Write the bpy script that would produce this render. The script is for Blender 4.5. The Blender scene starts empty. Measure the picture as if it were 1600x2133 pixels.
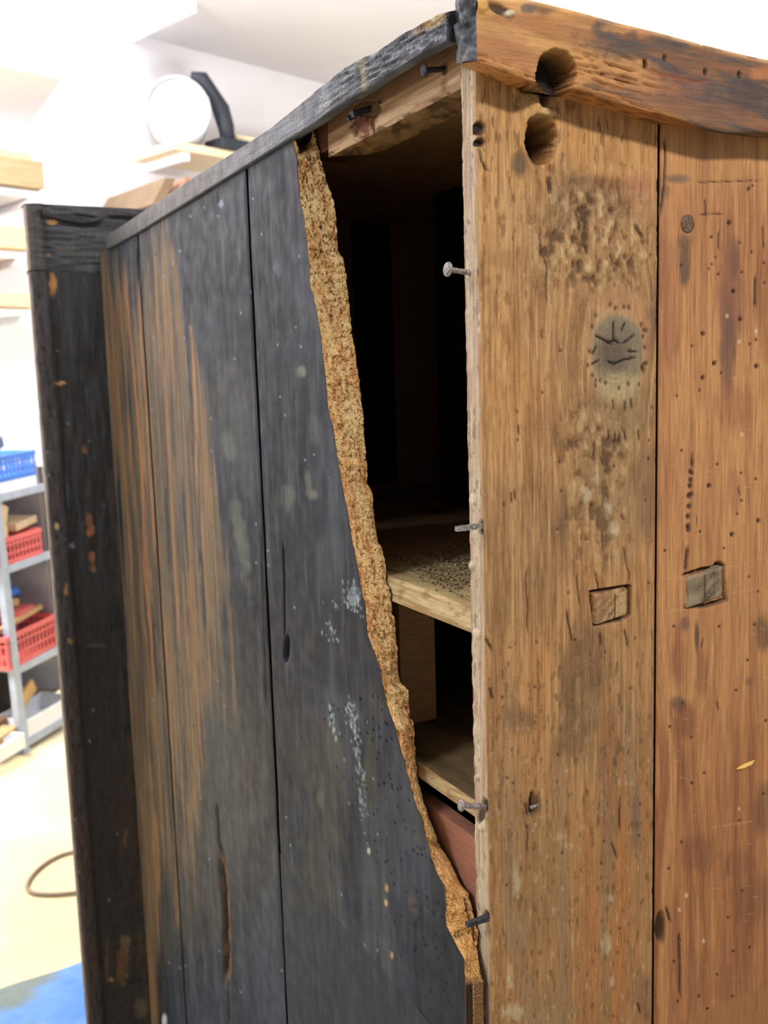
import bpy, math, random
import numpy as np
from mathutils import Vector, Matrix

scene = bpy.context.scene
random.seed(5)
rng = np.random.default_rng(7)

# ------------------------------------------------------------------ camera
CAM = np.array([-0.30510124, -0.47073381, -0.02139678])
RT = np.array([0.88814214, -0.45855296, -0.03054056])
UP = np.array([0.08890956, 0.10624348, 0.99035722])
FW = np.array([0.4508865, 0.88229332, -0.13512905])
FPX = 2050.0
cam_data = bpy.data.cameras.new('camera')
cam_data.sensor_fit = 'VERTICAL'
cam_data.sensor_height = 36.0
cam_data.lens = FPX * 36.0 / 2133.0
cam_data.clip_start = 0.02
cam_data.clip_end = 60
cam_data.dof.use_dof = True
cam_data.dof.focus_distance = 0.60
cam_data.dof.aperture_fstop = 14.0
cam = bpy.data.objects.new('camera', cam_data)
scene.collection.objects.link(cam)
cam.matrix_world = Matrix(((RT[0], UP[0], -FW[0], CAM[0]), (RT[1], UP[1], -FW[1], CAM[1]),
                           (RT[2], UP[2], -FW[2], CAM[2]), (0, 0, 0, 1)))
scene.camera = cam

# ------------------------------------------------------------------ world, lights, exposure
world = bpy.data.worlds.new('world')
scene.world = world
world.use_nodes = True
world.node_tree.nodes['Background'].inputs[0].default_value = (0.83, 0.91, 1.0, 1)
world.node_tree.nodes['Background'].inputs[1].default_value = 0.42
scene.view_settings.view_transform = 'Standard'
scene.view_settings.look = 'None'
scene.view_settings.gamma = 1
scene.view_settings.use_curve_mapping = False
scene.view_settings.exposure = 0.0


def area(name, loc, target, sx, sy, power, color):
    l = bpy.data.lights.new(name, 'AREA')
    l.shape = 'RECTANGLE'; l.size = sx; l.size_y = sy; l.energy = power; l.color = color
    o = bpy.data.objects.new(name, l)
    scene.collection.objects.link(o)
    o.location = loc
    o.rotation_euler = (Vector(target) - Vector(loc)).to_track_quat('-Z', 'Y').to_euler()
    return o


area('lamp_front', (0.08, -1.5, 1.07), (0.1, 0, 0), 0.34, 0.16, 27, (1.0, 0.925, 0.84))
area('lamp_left', (-2.4, 0.15, 1.55), (0, 0.1, 0), 0.9, 0.5, 36, (0.90, 0.95, 1.0))
area('unseen_fill_far_wall', (-1.3, 2.9, 1.55), (1.0, 5.3, 0.6), 1.6, 1.2, 330, (1.0, 0.98, 0.98))  # added fill left of the view, whitens the far wall
area('hidden_fill_far_wall', (1.7, 2.3, 0.3), (2.4, 5.6, 1.3), 1.2, 0.6, 62, (1.0, 0.98, 1.0))  # added fill hidden behind the cabinet, brightens the far wall
area('unseen_fill_floor', (-0.6, 2.3, 1.7), (0.0, 2.6, -1.5), 1.2, 0.8, 38, (1.0, 0.97, 0.88))  # added fill outside the view, brightens the floor

# ------------------------------------------------------------------ projection helpers (camera is fixed; points are put on real planes)
def proj(P):
    q = np.asarray(P, float) - CAM
    z = q @ FW
    return 800 + FPX * (q @ RT) / z, 1066.5 - FPX * (q @ UP) / z


def hit(px, py, ax, val):
    d = FW + (px - 800) / FPX * RT - (py - 1066.5) / FPX * UP
    return CAM + d * ((val - CAM[ax]) / d[ax])


def hitn(px, py, P, n):
    d = FW + (px - 800) / FPX * RT - (py - 1066.5) / FPX * UP
    return CAM + d * (((P - CAM) @ n) / (d @ n))


# ------------------------------------------------------------------ noise
TAB = rng.random((256, 256))


def vn(x, y, s=0):
    x = np.asarray(x, float) + 37.7 * s; y = np.asarray(y, float) + 91.3 * s
    xi = np.floor(x).astype(int); yi = np.floor(y).astype(int)
    fx = x - xi; fy = y - yi
    fx = fx * fx * (3 - 2 * fx); fy = fy * fy * (3 - 2 * fy)
    a = TAB[xi & 255, yi & 255]; b = TAB[(xi + 1) & 255, yi & 255]
    c = TAB[xi & 255, (yi + 1) & 255]; d = TAB[(xi + 1) & 255, (yi + 1) & 255]
    return (a * (1 - fx) + b * fx) * (1 - fy) + (c * (1 - fx) + d * fx) * fy


def fbm(x, y, s=0, o=4):
    r = 0; a = .5; t = 0
    for k in range(o):
        r = r + a * vn(x * 2 ** k, y * 2 ** k, s + k * 3 + 1); t += a; a *= .5
    return r / t


def ss(a, b, x):
    t = np.clip((x - a) / (b - a), 0, 1)
    return t * t * (3 - 2 * t)


def S(*c):
    if len(c) == 1: c = c[0]
    c = np.array(c, float) / 255.0
    return np.where(c <= .04045, c / 12.92, ((c + .055) / 1.055) ** 2.4)


class Canvas:
    """colour and relief of a surface; features are laid at the places measured on it"""
    def __init__(s, P, base):
        s.px, s.py = proj(P)
        s.c = np.ones(s.px.shape + (3,)) * S(base)
        s.h = np.zeros(s.px.shape)

    def mix(s, col, a):
        a = np.clip(a, 0, 1)[..., None]
        s.c = s.c * (1 - a) + S(col) * a

    def blob(s, cx, cy, rx, ry, col, a=1., soft=.35, rough=.25, depth=0, fr=.06, rot=0, sd=0):
        dx = s.px - cx; dy = s.py - cy
        if rot:
            c_, s_ = math.cos(rot), math.sin(rot); dx, dy = dx * c_ + dy * s_, -dx * s_ + dy * c_
        d = np.sqrt((dx / rx) ** 2 + (dy / ry) ** 2) + rough * 2 * (fbm(s.px * fr, s.py * fr * .6, sd + int(cx) % 17) - .5)
        m = 1 - ss(1 - soft, 1 + soft, d)
        if col is not None: s.mix(col, m * a)
        if depth: s.h += m * depth
        return m

    def line(s, pts, w, col, a=1., soft=1.5, depth=0, jit=0, broken=0):
        d = np.full(s.px.shape, 1e9)
        jx = jit * (vn(s.py * .03, s.px * 0, int(pts[0][0])) - .5) * 2 + jit * .4 * (vn(s.py * .15, s.px * 0, 5) - .5) * 2
        X = s.px + jx; Y = s.py
        for (x0, y0), (x1, y1) in zip(pts[:-1], pts[1:]):
            vx, vy = x1 - x0, y1 - y0
            t = np.clip(((X - x0) * vx + (Y - y0) * vy) / (vx * vx + vy * vy + 1e-9), 0, 1)
            d = np.minimum(d, np.hypot(X - x0 - t * vx, Y - y0 - t * vy))
        m = np.clip((w / 2 - d) / soft + .5, 0, 1)
        # taper at both ends
        ya, yb = pts[0], pts[-1]
        L = math.hypot(yb[0] - ya[0], yb[1] - ya[1])
        e = np.minimum(np.hypot(X - ya[0], Y - ya[1]), np.hypot(X - yb[0], Y - yb[1]))
        m = m * np.clip(e / (L * .12 + 1) + .15, 0, 1)
        if broken: m = m * ss(broken - .12, broken + .12, fbm(s.px * .12, s.py * .03, int(ya[0]) % 13))
        if col is not None: s.mix(col, m * a)
        if depth: s.h += m * depth
        return m

    def dots(s, pts, r, col, a=1., depth=0):
        for x, y in pts:
            s.blob(x, y, r, r * 1.2, col, a, .5, .1, depth)


# ------------------------------------------------------------------ object helpers
def link(o):
    scene.collection.objects.link(o); return o


def tag(o, label=None, cat=None, group=None, kind=None):
    for k, v in (('label', label), ('category', cat), ('group', group), ('kind', kind)):
        if v: o[k] = v
    return o


def thing(name, label, cat, loc=(0, 0, 0), rotz=0, group=None):
    o = link(bpy.data.objects.new(name, None))
    o.empty_display_size = .05
    o.location = loc; o.rotation_euler = (0, 0, rotz)
    return tag(o, label, cat, group)


def adopt(o, parent):
    """child keeps world-space mesh coordinates"""
    if parent is not None:
        root = parent
        o.parent = parent
        M = Matrix.Identity(4)
        chain = []
        q = parent
        while q is not None:
            chain.append(q); q = q.parent
        M = Matrix.Translation(chain[-1].location)
        if len(chain) == 1:
            o.matrix_parent_inverse = M.inverted()
    return o


def mesh_obj(name, V, F, mats, parent=None, smooth=False, cols=None, fmat=None, local=False):
    me = bpy.data.meshes.new(name)
    V = np.asarray(V, float)
    if isinstance(F, np.ndarray) and F.ndim == 2 and F.shape[1] == 4:
        me.vertices.add(len(V)); me.vertices.foreach_set('co', V.ravel())
        me.loops.add(F.size); me.loops.foreach_set('vertex_index', F.ravel().astype(np.int32))
        me.polygons.add(len(F)); me.polygons.foreach_set('loop_start', np.arange(0, F.size, 4, dtype=np.int32))
        try: me.polygons.foreach_set('loop_total', np.full(len(F), 4, dtype=np.int32))
        except Exception: pass
        me.update(calc_edges=True)
    else:
        me.from_pydata([tuple(v) for v in V], [], [tuple(int(i) for i in f) for f in F]); me.update()
    if not isinstance(mats, (list, tuple)): mats = [mats]
    for m in mats: me.materials.append(m)
    if fmat is not None: me.polygons.foreach_set('material_index', np.asarray(fmat, dtype=np.int32))
    me.polygons.foreach_set('use_smooth', np.full(len(me.polygons), bool(smooth)))
    if cols is not None:
        a = me.color_attributes.new('Col', 'FLOAT_COLOR', 'POINT')
        c4 = np.ones((len(V), 4), np.float32); c4[:, :3] = cols
        a.data.foreach_set('color', c4.ravel())
    me.validate()
    o = link(bpy.data.objects.new(name, me))
    if local:
        o.parent = parent
    else:
        adopt(o, parent)
    return o


class Patches:
    def __init__(s): s.V = []; s.F = []; s.C = []; s.n = 0

    def grid(s, P, C, flip=False):
        n, m = P.shape[:2]
        C = np.broadcast_to(C, P.shape)
        i = np.arange(n * m).reshape(n, m) + s.n
        f = np.stack([i[:-1, :-1], i[1:, :-1], i[1:, 1:], i[:-1, 1:]], -1).reshape(-1, 4)
        if flip: f = f[:, ::-1]
        s.V.append(P.reshape(-1, 3)); s.C.append(C.reshape(-1, 3)); s.F.append(f); s.n += n * m

    def strip(s, A, B, C, flip=False, k=2):
        t = np.linspace(0, 1, k)[:, None, None]
        P = A[None] * (1 - t) + B[None] * t
        s.grid(P, C, flip)

    def box(s, a, b, C):
        x0, y0, z0 = a; x1, y1, z1 = b
        c = lambda *v: np.array(v, float)
        for q in ([(x0, y0, z0), (x0, y1, z0), (x1, y0, z0), (x1, y1, z0)], [(x0, y0, z1), (x1, y0, z1), (x0, y1, z1), (x1, y1, z1)],
                  [(x0, y0, z0), (x1, y0, z0), (x0, y0, z1), (x1, y0, z1)], [(x0, y1, z0), (x0, y1, z1), (x1, y1, z0), (x1, y1, z1)],
                  [(x0, y0, z0), (x0, y0, z1), (x0, y1, z0), (x0, y1, z1)], [(x1, y0, z0), (x1, y1, z0), (x1, y0, z1), (x1, y1, z1)]):
            s.grid(np.array(q, float).reshape(2, 2, 3), C)

    def build(s, name, mat, parent=None, smooth=True):
        return mesh_obj(name, np.concatenate(s.V), np.concatenate(s.F), mat, parent, smooth, np.concatenate(s.C))


def box_v(x0, y0, z0, x1, y1, z1):
    return [(x0, y0, z0), (x1, y0, z0), (x1, y1, z0), (x0, y1, z0), (x0, y0, z1), (x1, y0, z1), (x1, y1, z1), (x0, y1, z1)]


BOXF = [(0, 3, 2, 1), (4, 5, 6, 7), (0, 1, 5, 4), (1, 2, 6, 5), (2, 3, 7, 6), (3, 0, 4, 7)]


class MB:
    """mesh collector: boxes, bars, tubes"""
    def __init__(s): s.V = []; s.F = []

    def add(s, V, F):
        n = len(s.V); s.V += [tuple(v) for v in V]; s.F += [tuple(i + n for i in f) for f in F]; return s

    def box(s, x0, y0, z0, x1, y1, z1, M=None):
        V = box_v(x0, y0, z0, x1, y1, z1)
        if M is not None: V = [tuple(M @ Vector(v)) for v in V]
        return s.add(V, BOXF)

    def tube(s, pts, radii, n=10, cap=True):
        pts = [Vector(p) for p in pts]
        if not isinstance(radii, (list, tuple)): radii = [radii] * len(pts)
        V = []; F = []
        prev = None
        for i, p in enumerate(pts):
            t = (pts[min(i + 1, len(pts) - 1)] - pts[max(i - 1, 0)]).normalized()
            if prev is None:
                a = t.orthogonal().normalized()
            else:
                a = (prev - t * prev.dot(t)).normalized()
            prev = a; b = t.cross(a)
            for k in range(n):
                th = 2 * math.pi * k / n
                V.append(p + (a * math.cos(th) + b * math.sin(th)) * radii[i])
        for i in range(len(pts) - 1):
            for k in range(n):
                F.append((i * n + k, i * n + (k + 1) % n, (i + 1) * n + (k + 1) % n, (i + 1) * n + k))
        if cap:
            F.append(tuple(range(n))[::-1]); F.append(tuple((len(pts) - 1) * n + k for k in range(n)))
        return s.add(V, F)

    def build(s, name, mat, parent=None, smooth=False, local=False, bevel=0):
        o = mesh_obj(name, s.V, s.F, mat, parent, smooth, local=local)
        if bevel:
            m = o.modifiers.new('bevel', 'BEVEL'); m.width = bevel; m.segments = 2; m.limit_method = 'ANGLE'
        return o


# ------------------------------------------------------------------ materials
def new_mat(name):
    m = bpy.data.materials.new(name); m.use_nodes = True
    nt = m.node_tree; b = nt.nodes['Principled BSDF']
    return m, nt, b


def surf(name, scale=(900, 900, 45), amp=.28, rough=.6, rvar=.15, spec=.35, bump=.25, bdist=.0006, speck=0., coat=0, pits=0):
    """painted or bare wood: colour from the surface's own colour layer, fine grain and relief from noise"""
    m, nt, b = new_mat(name)
    N = nt.nodes; L = nt.links
    at = N.new('ShaderNodeAttribute'); at.attribute_name = 'Col'
    tc = N.new('ShaderNodeTexCoord')
    mp = N.new('ShaderNodeMapping'); mp.inputs['Scale'].default_value = scale
    L.new(tc.outputs['Object'], mp.inputs[0])
    n1 = N.new('ShaderNodeTexNoise'); n1.inputs['Scale'].default_value = 1; n1.inputs['Detail'].default_value = 5; n1.inputs['Roughness'].default_value = .62
    L.new(mp.outputs[0], n1.inputs['Vector'])
    mr = N.new('ShaderNodeMapRange'); mr.inputs['From Min'].default_value = .3; mr.inputs['From Max'].default_value = .7
    mr.inputs['To Min'].default_value = 1 - amp; mr.inputs['To Max'].default_value = 1 + amp * .8
    L.new(n1.outputs['Fac'], mr.inputs['Value'])
    vm = N.new('ShaderNodeVectorMath'); vm.operation = 'SCALE'
    L.new(at.outputs['Color'], vm.inputs[0]); L.new(mr.outputs[0], vm.inputs['Scale'])
    L.new(vm.outputs[0], b.inputs['Base Color'])
    n2 = N.new('ShaderNodeTexNoise'); n2.inputs['Scale'].default_value = 700; n2.inputs['Detail'].default_value = 4
    L.new(tc.outputs['Object'], n2.inputs['Vector'])
    ad = N.new('ShaderNodeMath'); ad.operation = 'ADD'
    L.new(n1.outputs['Fac'], ad.inputs[0]); L.new(n2.outputs['Fac'], ad.inputs[1])
    hsrc = ad.outputs[0]
    if pits:
        vo = N.new('ShaderNodeTexVoronoi'); vo.inputs['Scale'].default_value = pits
        L.new(tc.outputs['Object'], vo.inputs['Vector'])
        mm = N.new('ShaderNodeMath'); mm.operation = 'MULTIPLY_ADD'; mm.inputs[1].default_value = 2.0
        L.new(vo.outputs['Distance'], mm.inputs[0]); L.new(ad.outputs[0], mm.inputs[2]); hsrc = mm.outputs[0]
    bp = N.new('ShaderNodeBump'); bp.inputs['Strength'].default_value = bump; bp.inputs['Distance'].default_value = bdist
    L.new(hsrc, bp.inputs['Height']); L.new(bp.outputs[0], b.inputs['Normal'])
    m2 = N.new('ShaderNodeMapRange'); m2.inputs['From Min'].default_value = .3; m2.inputs['From Max'].default_value = .7
    m2.inputs['To Min'].default_value = rough - rvar; m2.inputs['To Max'].default_value = rough + rvar
    n3 = N.new('ShaderNodeTexNoise'); n3.inputs['Scale'].default_value = 60; n3.inputs['Detail'].default_value = 4
    L.new(tc.outputs['Object'], n3.inputs['Vector']); L.new(n3.outputs['Fac'], m2.inputs['Value'])
    L.new(m2.outputs[0], b.inputs['Roughness'])
    b.inputs['Specular IOR Level'].default_value = spec
    b.inputs['Coat Weight'].default_value = coat
    return m


def plain(name, rgb, rough=.6, metal=0., var=.12, scale=12, stretch=(1, 1, 1), spec=.4, bump=.1, rgb2=None):
    m, nt, b = new_mat(name)
    N = nt.nodes; L = nt.links
    tc = N.new('ShaderNodeTexCoord'); mp = N.new('ShaderNodeMapping'); mp.inputs['Scale'].default_value = stretch
    L.new(tc.outputs['Object'], mp.inputs[0])
    n = N.new('ShaderNodeTexNoise'); n.inputs['Scale'].default_value = scale; n.inputs['Detail'].default_value = 5
    L.new(mp.outputs[0], n.inputs['Vector'])
    cr = N.new('ShaderNodeValToRGB')
    a = S(rgb); c = S(rgb2) if rgb2 else a * (1 + var)
    if not rgb2: a = a * (1 - var)
    cr.color_ramp.elements[0].position = .35; cr.color_ramp.elements[1].position = .65
    cr.color_ramp.elements[0].color = (*a, 1); cr.color_ramp.elements[1].color = (*np.minimum(c, 1), 1)
    L.new(n.outputs['Fac'], cr.inputs[0]); L.new(cr.outputs[0], b.inputs['Base Color'])
    bp = N.new('ShaderNodeBump'); bp.inputs['Strength'].default_value = bump; bp.inputs['Distance'].default_value = .002
    L.new(n.outputs['Fac'], bp.inputs['Height']); L.new(bp.outputs[0], b.inputs['Normal'])
    b.inputs['Roughness'].default_value = rough; b.inputs['Metallic'].default_value = metal
    b.inputs['Specular IOR Level'].default_value = spec
    return m


def glow(name, rgb, strength):
    m, nt, b = new_mat(name)
    b.inputs['Base Color'].default_value = (.9, .9, .9, 1)
    b.inputs['Emission Color'].default_value = (*rgb, 1); b.inputs['Emission Strength'].default_value = strength
    return m


M_back = surf('old_pine', (700, 700, 40), .26, .62, .12, .3, .5, .0008)
M_paint = surf('worn_dark_paint', (700, 170, 20), .34, .60, .10, .20, .3, .0006)
M_raw = surf('wormeaten_wood', (600, 600, 260), .22, .85, .1, .15, .7, .0014, pits=700)
M_inner = surf('inner_wood', (60, 60, 500), .2, .75, .1, .2, .4, .0008)
M_frame = surf('cracked_dark_paint', (500, 500, 60), .3, .45, .15, .5, .8, .0022)
M_beam = surf('cornice_pine', (45, 600, 600), .25, .58, .12, .35, .5, .001)
M_rust = plain('rusty_iron', (92, 66, 52), .65, .4, scale=900, rgb2=(140, 118, 108), bump=.5)
M_iron = plain('grey_nail_iron', (110, 104, 104), .5, .5, scale=700, rgb2=(170, 164, 162), bump=.5)
M_darkiron = plain('dark_nail_iron', (40, 42, 52), .6, .4, scale=700, rgb2=(78, 80, 92), bump=.5)

# ------------------------------------------------------------------ the room
BASE = -1.5
E1 = np.array([math.sin(math.radians(71)), math.cos(math.radians(71)), 0]); E2 = np.array([-E1[1], E1[0], 0])
WP = CAM + E2 * 5.0
CZ = 1.93


def roomp(a, b, z): q = CAM + E1 * a + E2 * b; return (q[0], q[1], z)


M_floor = plain('cream_floor', (202, 188, 148), .35, scale=1.6, rgb2=(226, 214, 178), bump=.03)
M_wall = plain('white_plaster', (225, 222, 224), .9, scale=3, var=.02, bump=.05)
M_ceil = plain('grey_white_ceiling', (206, 204, 208), .9, scale=2, var=.02, bump=.03)


def slab(name, a0, a1, b0, b1, z0, z1, mat):
    V = [roomp(a, b, z) for z in (z0, z1) for a, b in ((a0, b0), (a1, b0), (a1, b1), (a0, b1))]
    return tag(mesh_obj(name, V, BOXF, mat), kind='structure')


slab('floor', -4, 9, -4, 5.1, BASE - .1, BASE, M_floor)
slab('ceiling', -4, 9, -4, 5.1, CZ, CZ + .1, M_ceil)
slab('wall_far', -4, 9, 5.0, 5.1, BASE, CZ, M_wall)
slab('wall_left', -4.1, -4, -4, 5.1, BASE, CZ, M_wall)
slab('wall_right', 9, 9.1, -4, 5.1, BASE, CZ, M_wall)
# lowered boxed-in ceiling section at far left
pts = [(-60, 122), (130, 165), (62, 258), (66, 330), (-60, 330)]
lo = [hitn(x, y, CAM + E2 * 4.2, E2) for x, y in pts[:2]]
zs = lo[1][2]
und = [hit(130, 165, 2, zs), hit(62, 258, 2, zs), hit(-60, 240, 2, zs), hit(-60, 122, 2, zs)]
V = [tuple(p) for p in und] + [(p[0], p[1], CZ) for p in und]
tag(mesh_obj('trim_1', V, [(0, 1, 2, 3), (4, 7, 6, 5), (0, 4, 5, 1), (1, 5, 6, 2), (2, 6, 7, 3), (3, 7, 4, 0)], M_ceil), kind='structure')

# added glowing panels that stand in for the white glare on the ceiling
M_glow_face = glow('glow_panel_face', (1, .99, 1), 6)
M_glow_frame = plain('glow_panel_frame', (235, 235, 235), .5)


def added_glow_panel(px, py, w, d, label, zz=CZ):
    c = hit(px, py, 2, zz - .03)
    t = thing('added_glow_panel', label, 'lamp', (c[0], c[1], zz), 0)
    f = MB(); f.box(-w, -d, -.05, w, -d + .03, 0); f.box(-w, d - .03, -.05, w, d, 0); f.box(-w, -d + .03, -.05, -w + .03, d - .03, 0); f.box(w - .03, -d + .03, -.05, w, d - .03, 0)
    f.build('frame', M_glow_frame, t, local=True)
    g = MB(); g.box(-w + .03, -d + .03, -.04, w - .03, d - .03, -.005); g.build('glow_face', M_glow_face, t, local=True)
    t.rotation_euler = (0, 0, math.radians(19))
    return t


added_glow_panel(140, 24, .47, .47, 'added glowing panel whitening the ceiling at the top left of the picture')
added_glow_panel(1480, 20, 1.3, .6, 'added glowing panel whitening the ceiling above the wooden cornice')

# ================================================================== THE CABINET
TS = .015       # side board thickness
TB = .0163      # back plank thickness
cab = thing('cabinet', 'old wooden cabinet with dark painted side broken open and bare pine back planks', 'cabinet', (0.3, .46, BASE))

# ---------------- back planks
def edge_rim(p, P, axis_off, C, which):
    pass


def back_plank(x0, x1, z0, z1, dx, dz, painter, cl=None, left_edge=None):
    nx = int((x1 - x0) / dx) + 2; nz = int((z1 - z0) / dz) + 2
    x = np.linspace(x0, x1, nx); z = np.linspace(z1, z0, nz)
    X, Z = np.meshgrid(x, z)
    P = np.stack([X, np.zeros_like(X), Z], -1)
    cv = painter(P)
    # rounded long edges
    e = np.minimum(X - x0, x1 - X)
    P[..., 1] = -cv.h + .0012 * np.clip(1 - e / .0018, 0, 1) ** 2
    return P, cv


def streaks(cv, s, z, lo_, hi_, k=1., fx=.22, fz=.006, sd=3):
    n = fbm(s * fx, z * fz, sd, 4)
    cv.mix(lo_, ss(.52, .30, n) * k)
    cv.mix(hi_, ss(.50, .72, n) * k)


def paintA(P):
    cv = Canvas(P, (181, 137, 92))
    px, py = cv.px, cv.py
    dx = px - 1283; dy = py - 735
    g = np.exp(-(dx / 95) ** 2 - (dy / 170) ** 2)
    s = px - dx * .55 * g + 18 * g * np.sin(dy * .012)
    L = fbm(px * .006, py * .003, 11, 3)
    cv.mix((150, 118, 84), ss(.45, .7, L) * .8)                       # grey brown clouds
    cv.mix((190, 137, 82), ss(.5, .3, L) * .7)
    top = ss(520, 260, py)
    cv.mix((204, 152, 92), top * .75)  # yellower top: the brightness near the lamp is put into the colour
    left = ss(1130, 1010, px) * ss(1300, 500, py)
    cv.mix((196, 152, 98), left * .6)
    streaks(cv, s, py, (140, 102, 66), (204, 166, 118), .55, .16, .004, 3)
    streaks(cv, s, py, (128, 88, 54), (196, 152, 104), .38, .45, .018, 9)
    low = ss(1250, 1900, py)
    cv.mix((150, 112, 74), low * .55)  # darker bottom: the fading lamp light is put into the colour
    cv.mix((172, 113, 66), ss(.48, .68, fbm(s * .045, py * .0022, 21)) * ss(1400, 1560, py) * ss(1180, 1260, px) * .75)
    cv.mix((146, 120, 92), ss(.5, .66, fbm(s * .05, py * .003, 27)) * ss(1350, 1500, py) * .6)
    # dark weathered patches
    for a in ((1210, 1400, 42, 110, (112, 84, 62), .62), (1190, 1530, 36, 60, (110, 84, 60), .55), (1090, 1500, 34, 26, (105, 84, 64), .5),
              (1175, 1075, 12, 60, (100, 82, 68), .55), (1345, 1045, 26, 90, (124, 92, 72), .7), (1085, 345, 18, 24, (88, 74, 64), .8),
              (1205, 400, 62, 48, (112, 80, 60), .62), (1180, 450, 40, 40, (110, 84, 62), .45), (1290, 425, 40, 40, (128, 100, 76), .6), (1330, 400, 40, 50, (178, 124, 92), .6),
              (1362, 660, 8, 62, (112, 90, 80), .7), (1160, 900, 60, 50, (150, 112, 76), .5), (1325, 1690, 10, 62, (112, 90, 80), .6),
              (1270, 1650, 20, 180, (132, 104, 80), .5), (1050, 540, 60, 20, (150, 108, 66), .5), (1290, 860, 52, 70, (150, 124, 92), .7), (1275, 980, 70, 120, (152, 122, 88), .65),
              (1290, 1100, 55, 80, (158, 128, 92), .5), (1350, 2080, 36, 40, (130, 96, 80), .5)):
        cv.blob(*a[:4], a[4], a[5], .5, .55, fr=.035)
    # gnarled weathered zone
    m = cv.blob(1235, 500, 115, 115, (160, 128, 92), .6, .6, .5, fr=.03)
    n = fbm(px * .075, py * .035, 31, 4)
    mg = m * 1.
    mg = np.maximum(mg, .8 * cv.blob(1240, 940, 80, 90, None, 1, .6, .4)); mg = np.maximum(mg, .7 * cv.blob(1250, 1080, 60, 110, None, 1, .6, .4))
    cv.mix((84, 62, 42), ss(.42, .30, n) * mg * .95)
    cv.mix((206, 178, 132), ss(.58, .72, n) * mg * .65)
    cv.h += -mg * ss(.5, .3, n) * .0022 + mg * ss(.55, .75, n) * .0009
    n2 = fbm(px * .13, py * .03, 37, 3)
    allm = ss(.38, .27, n2) * (.35 + .65 * ss(900, 300, py)) + 0 * px
    cv.mix((112, 74, 44), allm * .65); cv.h -= allm * .0006
    n3 = fbm(px * .10, py * .045, 41, 3)
    n3 = fbm(px * .16, py * .045, 41, 3)
    cv.mix((104, 76, 52), ss(.32, .24, n3) * .55 * ss(1200, 1400, py)); cv.h -= ss(.34, .24, n3) * .0005 * ss(1200, 1400, py)
    cv.mix((204, 180, 144), ss(.72, .80, n3) * .4 * ss(1300, 1600, py))
    # knot
    r = np.sqrt((dx / 62) ** 2 + (dy / 105) ** 2)
    cv.mix((182, 150, 112), ss(1.15, .8, r) * ss(.45, .85, r) * .75)
    cv.blob(1288, 630, 52, 26, (176, 134, 96), .7, .4, .7, fr=.1)
    cv.blob(1330, 690, 22, 60, (178, 134, 96), .6, .4, .5)
    cv.blob(1285, 730, 54, 76, (138, 124, 102), .97, .10, .10)
    cv.blob(1278, 742, 34, 34, (96, 82, 72), .85, .5, .35)
    cv.blob(1290, 700, 36, 20, (118, 106, 90), .6, .5, .3)
    cv.blob(1286, 806, 44, 28, (176, 158, 120), .9, .4, .35)
    rr = np.sqrt((dx / 54) ** 2 + (dy / 72) ** 2)
    cv.mix((112, 100, 82), ss(.0, .4, np.sin(rr * 42 + 3 * fbm(px * .05, py * .05, 2)) - .4) * ss(1.05, .9, rr) * .35)
    for pts in ([(1278, 718), (1262, 710), (1240, 698)], [(1279, 668), (1279, 712)], [(1297, 716), (1310, 708), (1322, 698)], [(1310, 731), (1328, 733)],
                [(1265, 752), (1280, 758), (1300, 750), (1327, 744)], [(1234, 759), (1249, 750)], [(1268, 714), (1282, 709), (1292, 716)],
                [(1296, 690), (1303, 672)], [(1235, 738), (1243, 722)]):
        cv.line(pts, 4, (26, 20, 16), 1, 1.6, -.0016)
    for k in range(26):
        a = rng.uniform(0, 6.28); q = rng.uniform(1.0, 1.25)
        cv.blob(1285 + math.cos(a) * 56 * q, 725 + math.sin(a) * 80 * q, 3, 5, (84, 56, 38), .8, .5, .2, -.0008)
    # flaked short cuts under the knot
    for x, y in ((1277, 842), (1302, 845), (1315, 840), (1268, 905), (1282, 912), (1302, 908), (1330, 905), (1238, 930), (1238, 950), (1290, 910), (1080, 895), (1065, 1035), (1072, 1030)):
        cv.line([(x, y - 10), (x + 2, y + 12)], 4, (66, 48, 34), .85, 2, -.001)
    # cracks, cuts
    for pts, w in (([(1000, 312), (1004, 335), (1014, 352), (1022, 356)], 4), ([(1142, 372), (1146, 400)], 9), ([(1325, 470), (1338, 492)], 8), ([(1130, 690), (1131, 705)], 3), ([(1201, 1195), (1206, 1260)], 3),
                   ([(1097, 1180), (1099, 1320)], 3), ([(1097, 1715), (1100, 1780)], 3), ([(1240, 1190), (1246, 1230)], 4), ([(1300, 1140), (1312, 1215)], 3),
                   ([(1182, 1270), (1192, 1340)], 4), ([(1252, 1320), (1254, 1345)], 5), ([(1302, 1310), (1310, 1350)], 4), ([(1290, 1680), (1292, 1730)], 4), ([(1275, 1755), (1285, 1790)], 4),
                   ([(1016, 1330), (1024, 1352)], 6), ([(1255, 1950), (1262, 2000)], 6), ([(1328, 2090), (1334, 2110)], 5), ([(1022, 1435), (1026, 1455)], 6), ([(1125, 505), (1140, 560), (1138, 640)], 3)):
        cv.line(pts, w, (62, 40, 26), .85, 2, -.001, 2)
    # rusty holes at left edge and through hole
    for x, y, r_ in ((998, 266, 12), (1001, 296, 9)):
        cv.blob(x, y, r_, r_, (28, 18, 13), .95, .3, .4, -.004)
    cv.blob(1000, 282, 17, 26, (120, 82, 54), .5, .4, .4)
    for x, y, r_ in ((998, 266, 12), (1001, 296, 9)): cv.blob(x, y, r_, r_, (28, 18, 13), .95, .3, .4)
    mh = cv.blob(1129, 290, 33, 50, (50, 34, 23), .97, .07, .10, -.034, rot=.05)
    cv.blob(1117, 297, 20, 48, (10, 8, 6), 1, .15, .06)  # shade inside the through hole painted in, darkest on the left
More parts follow.
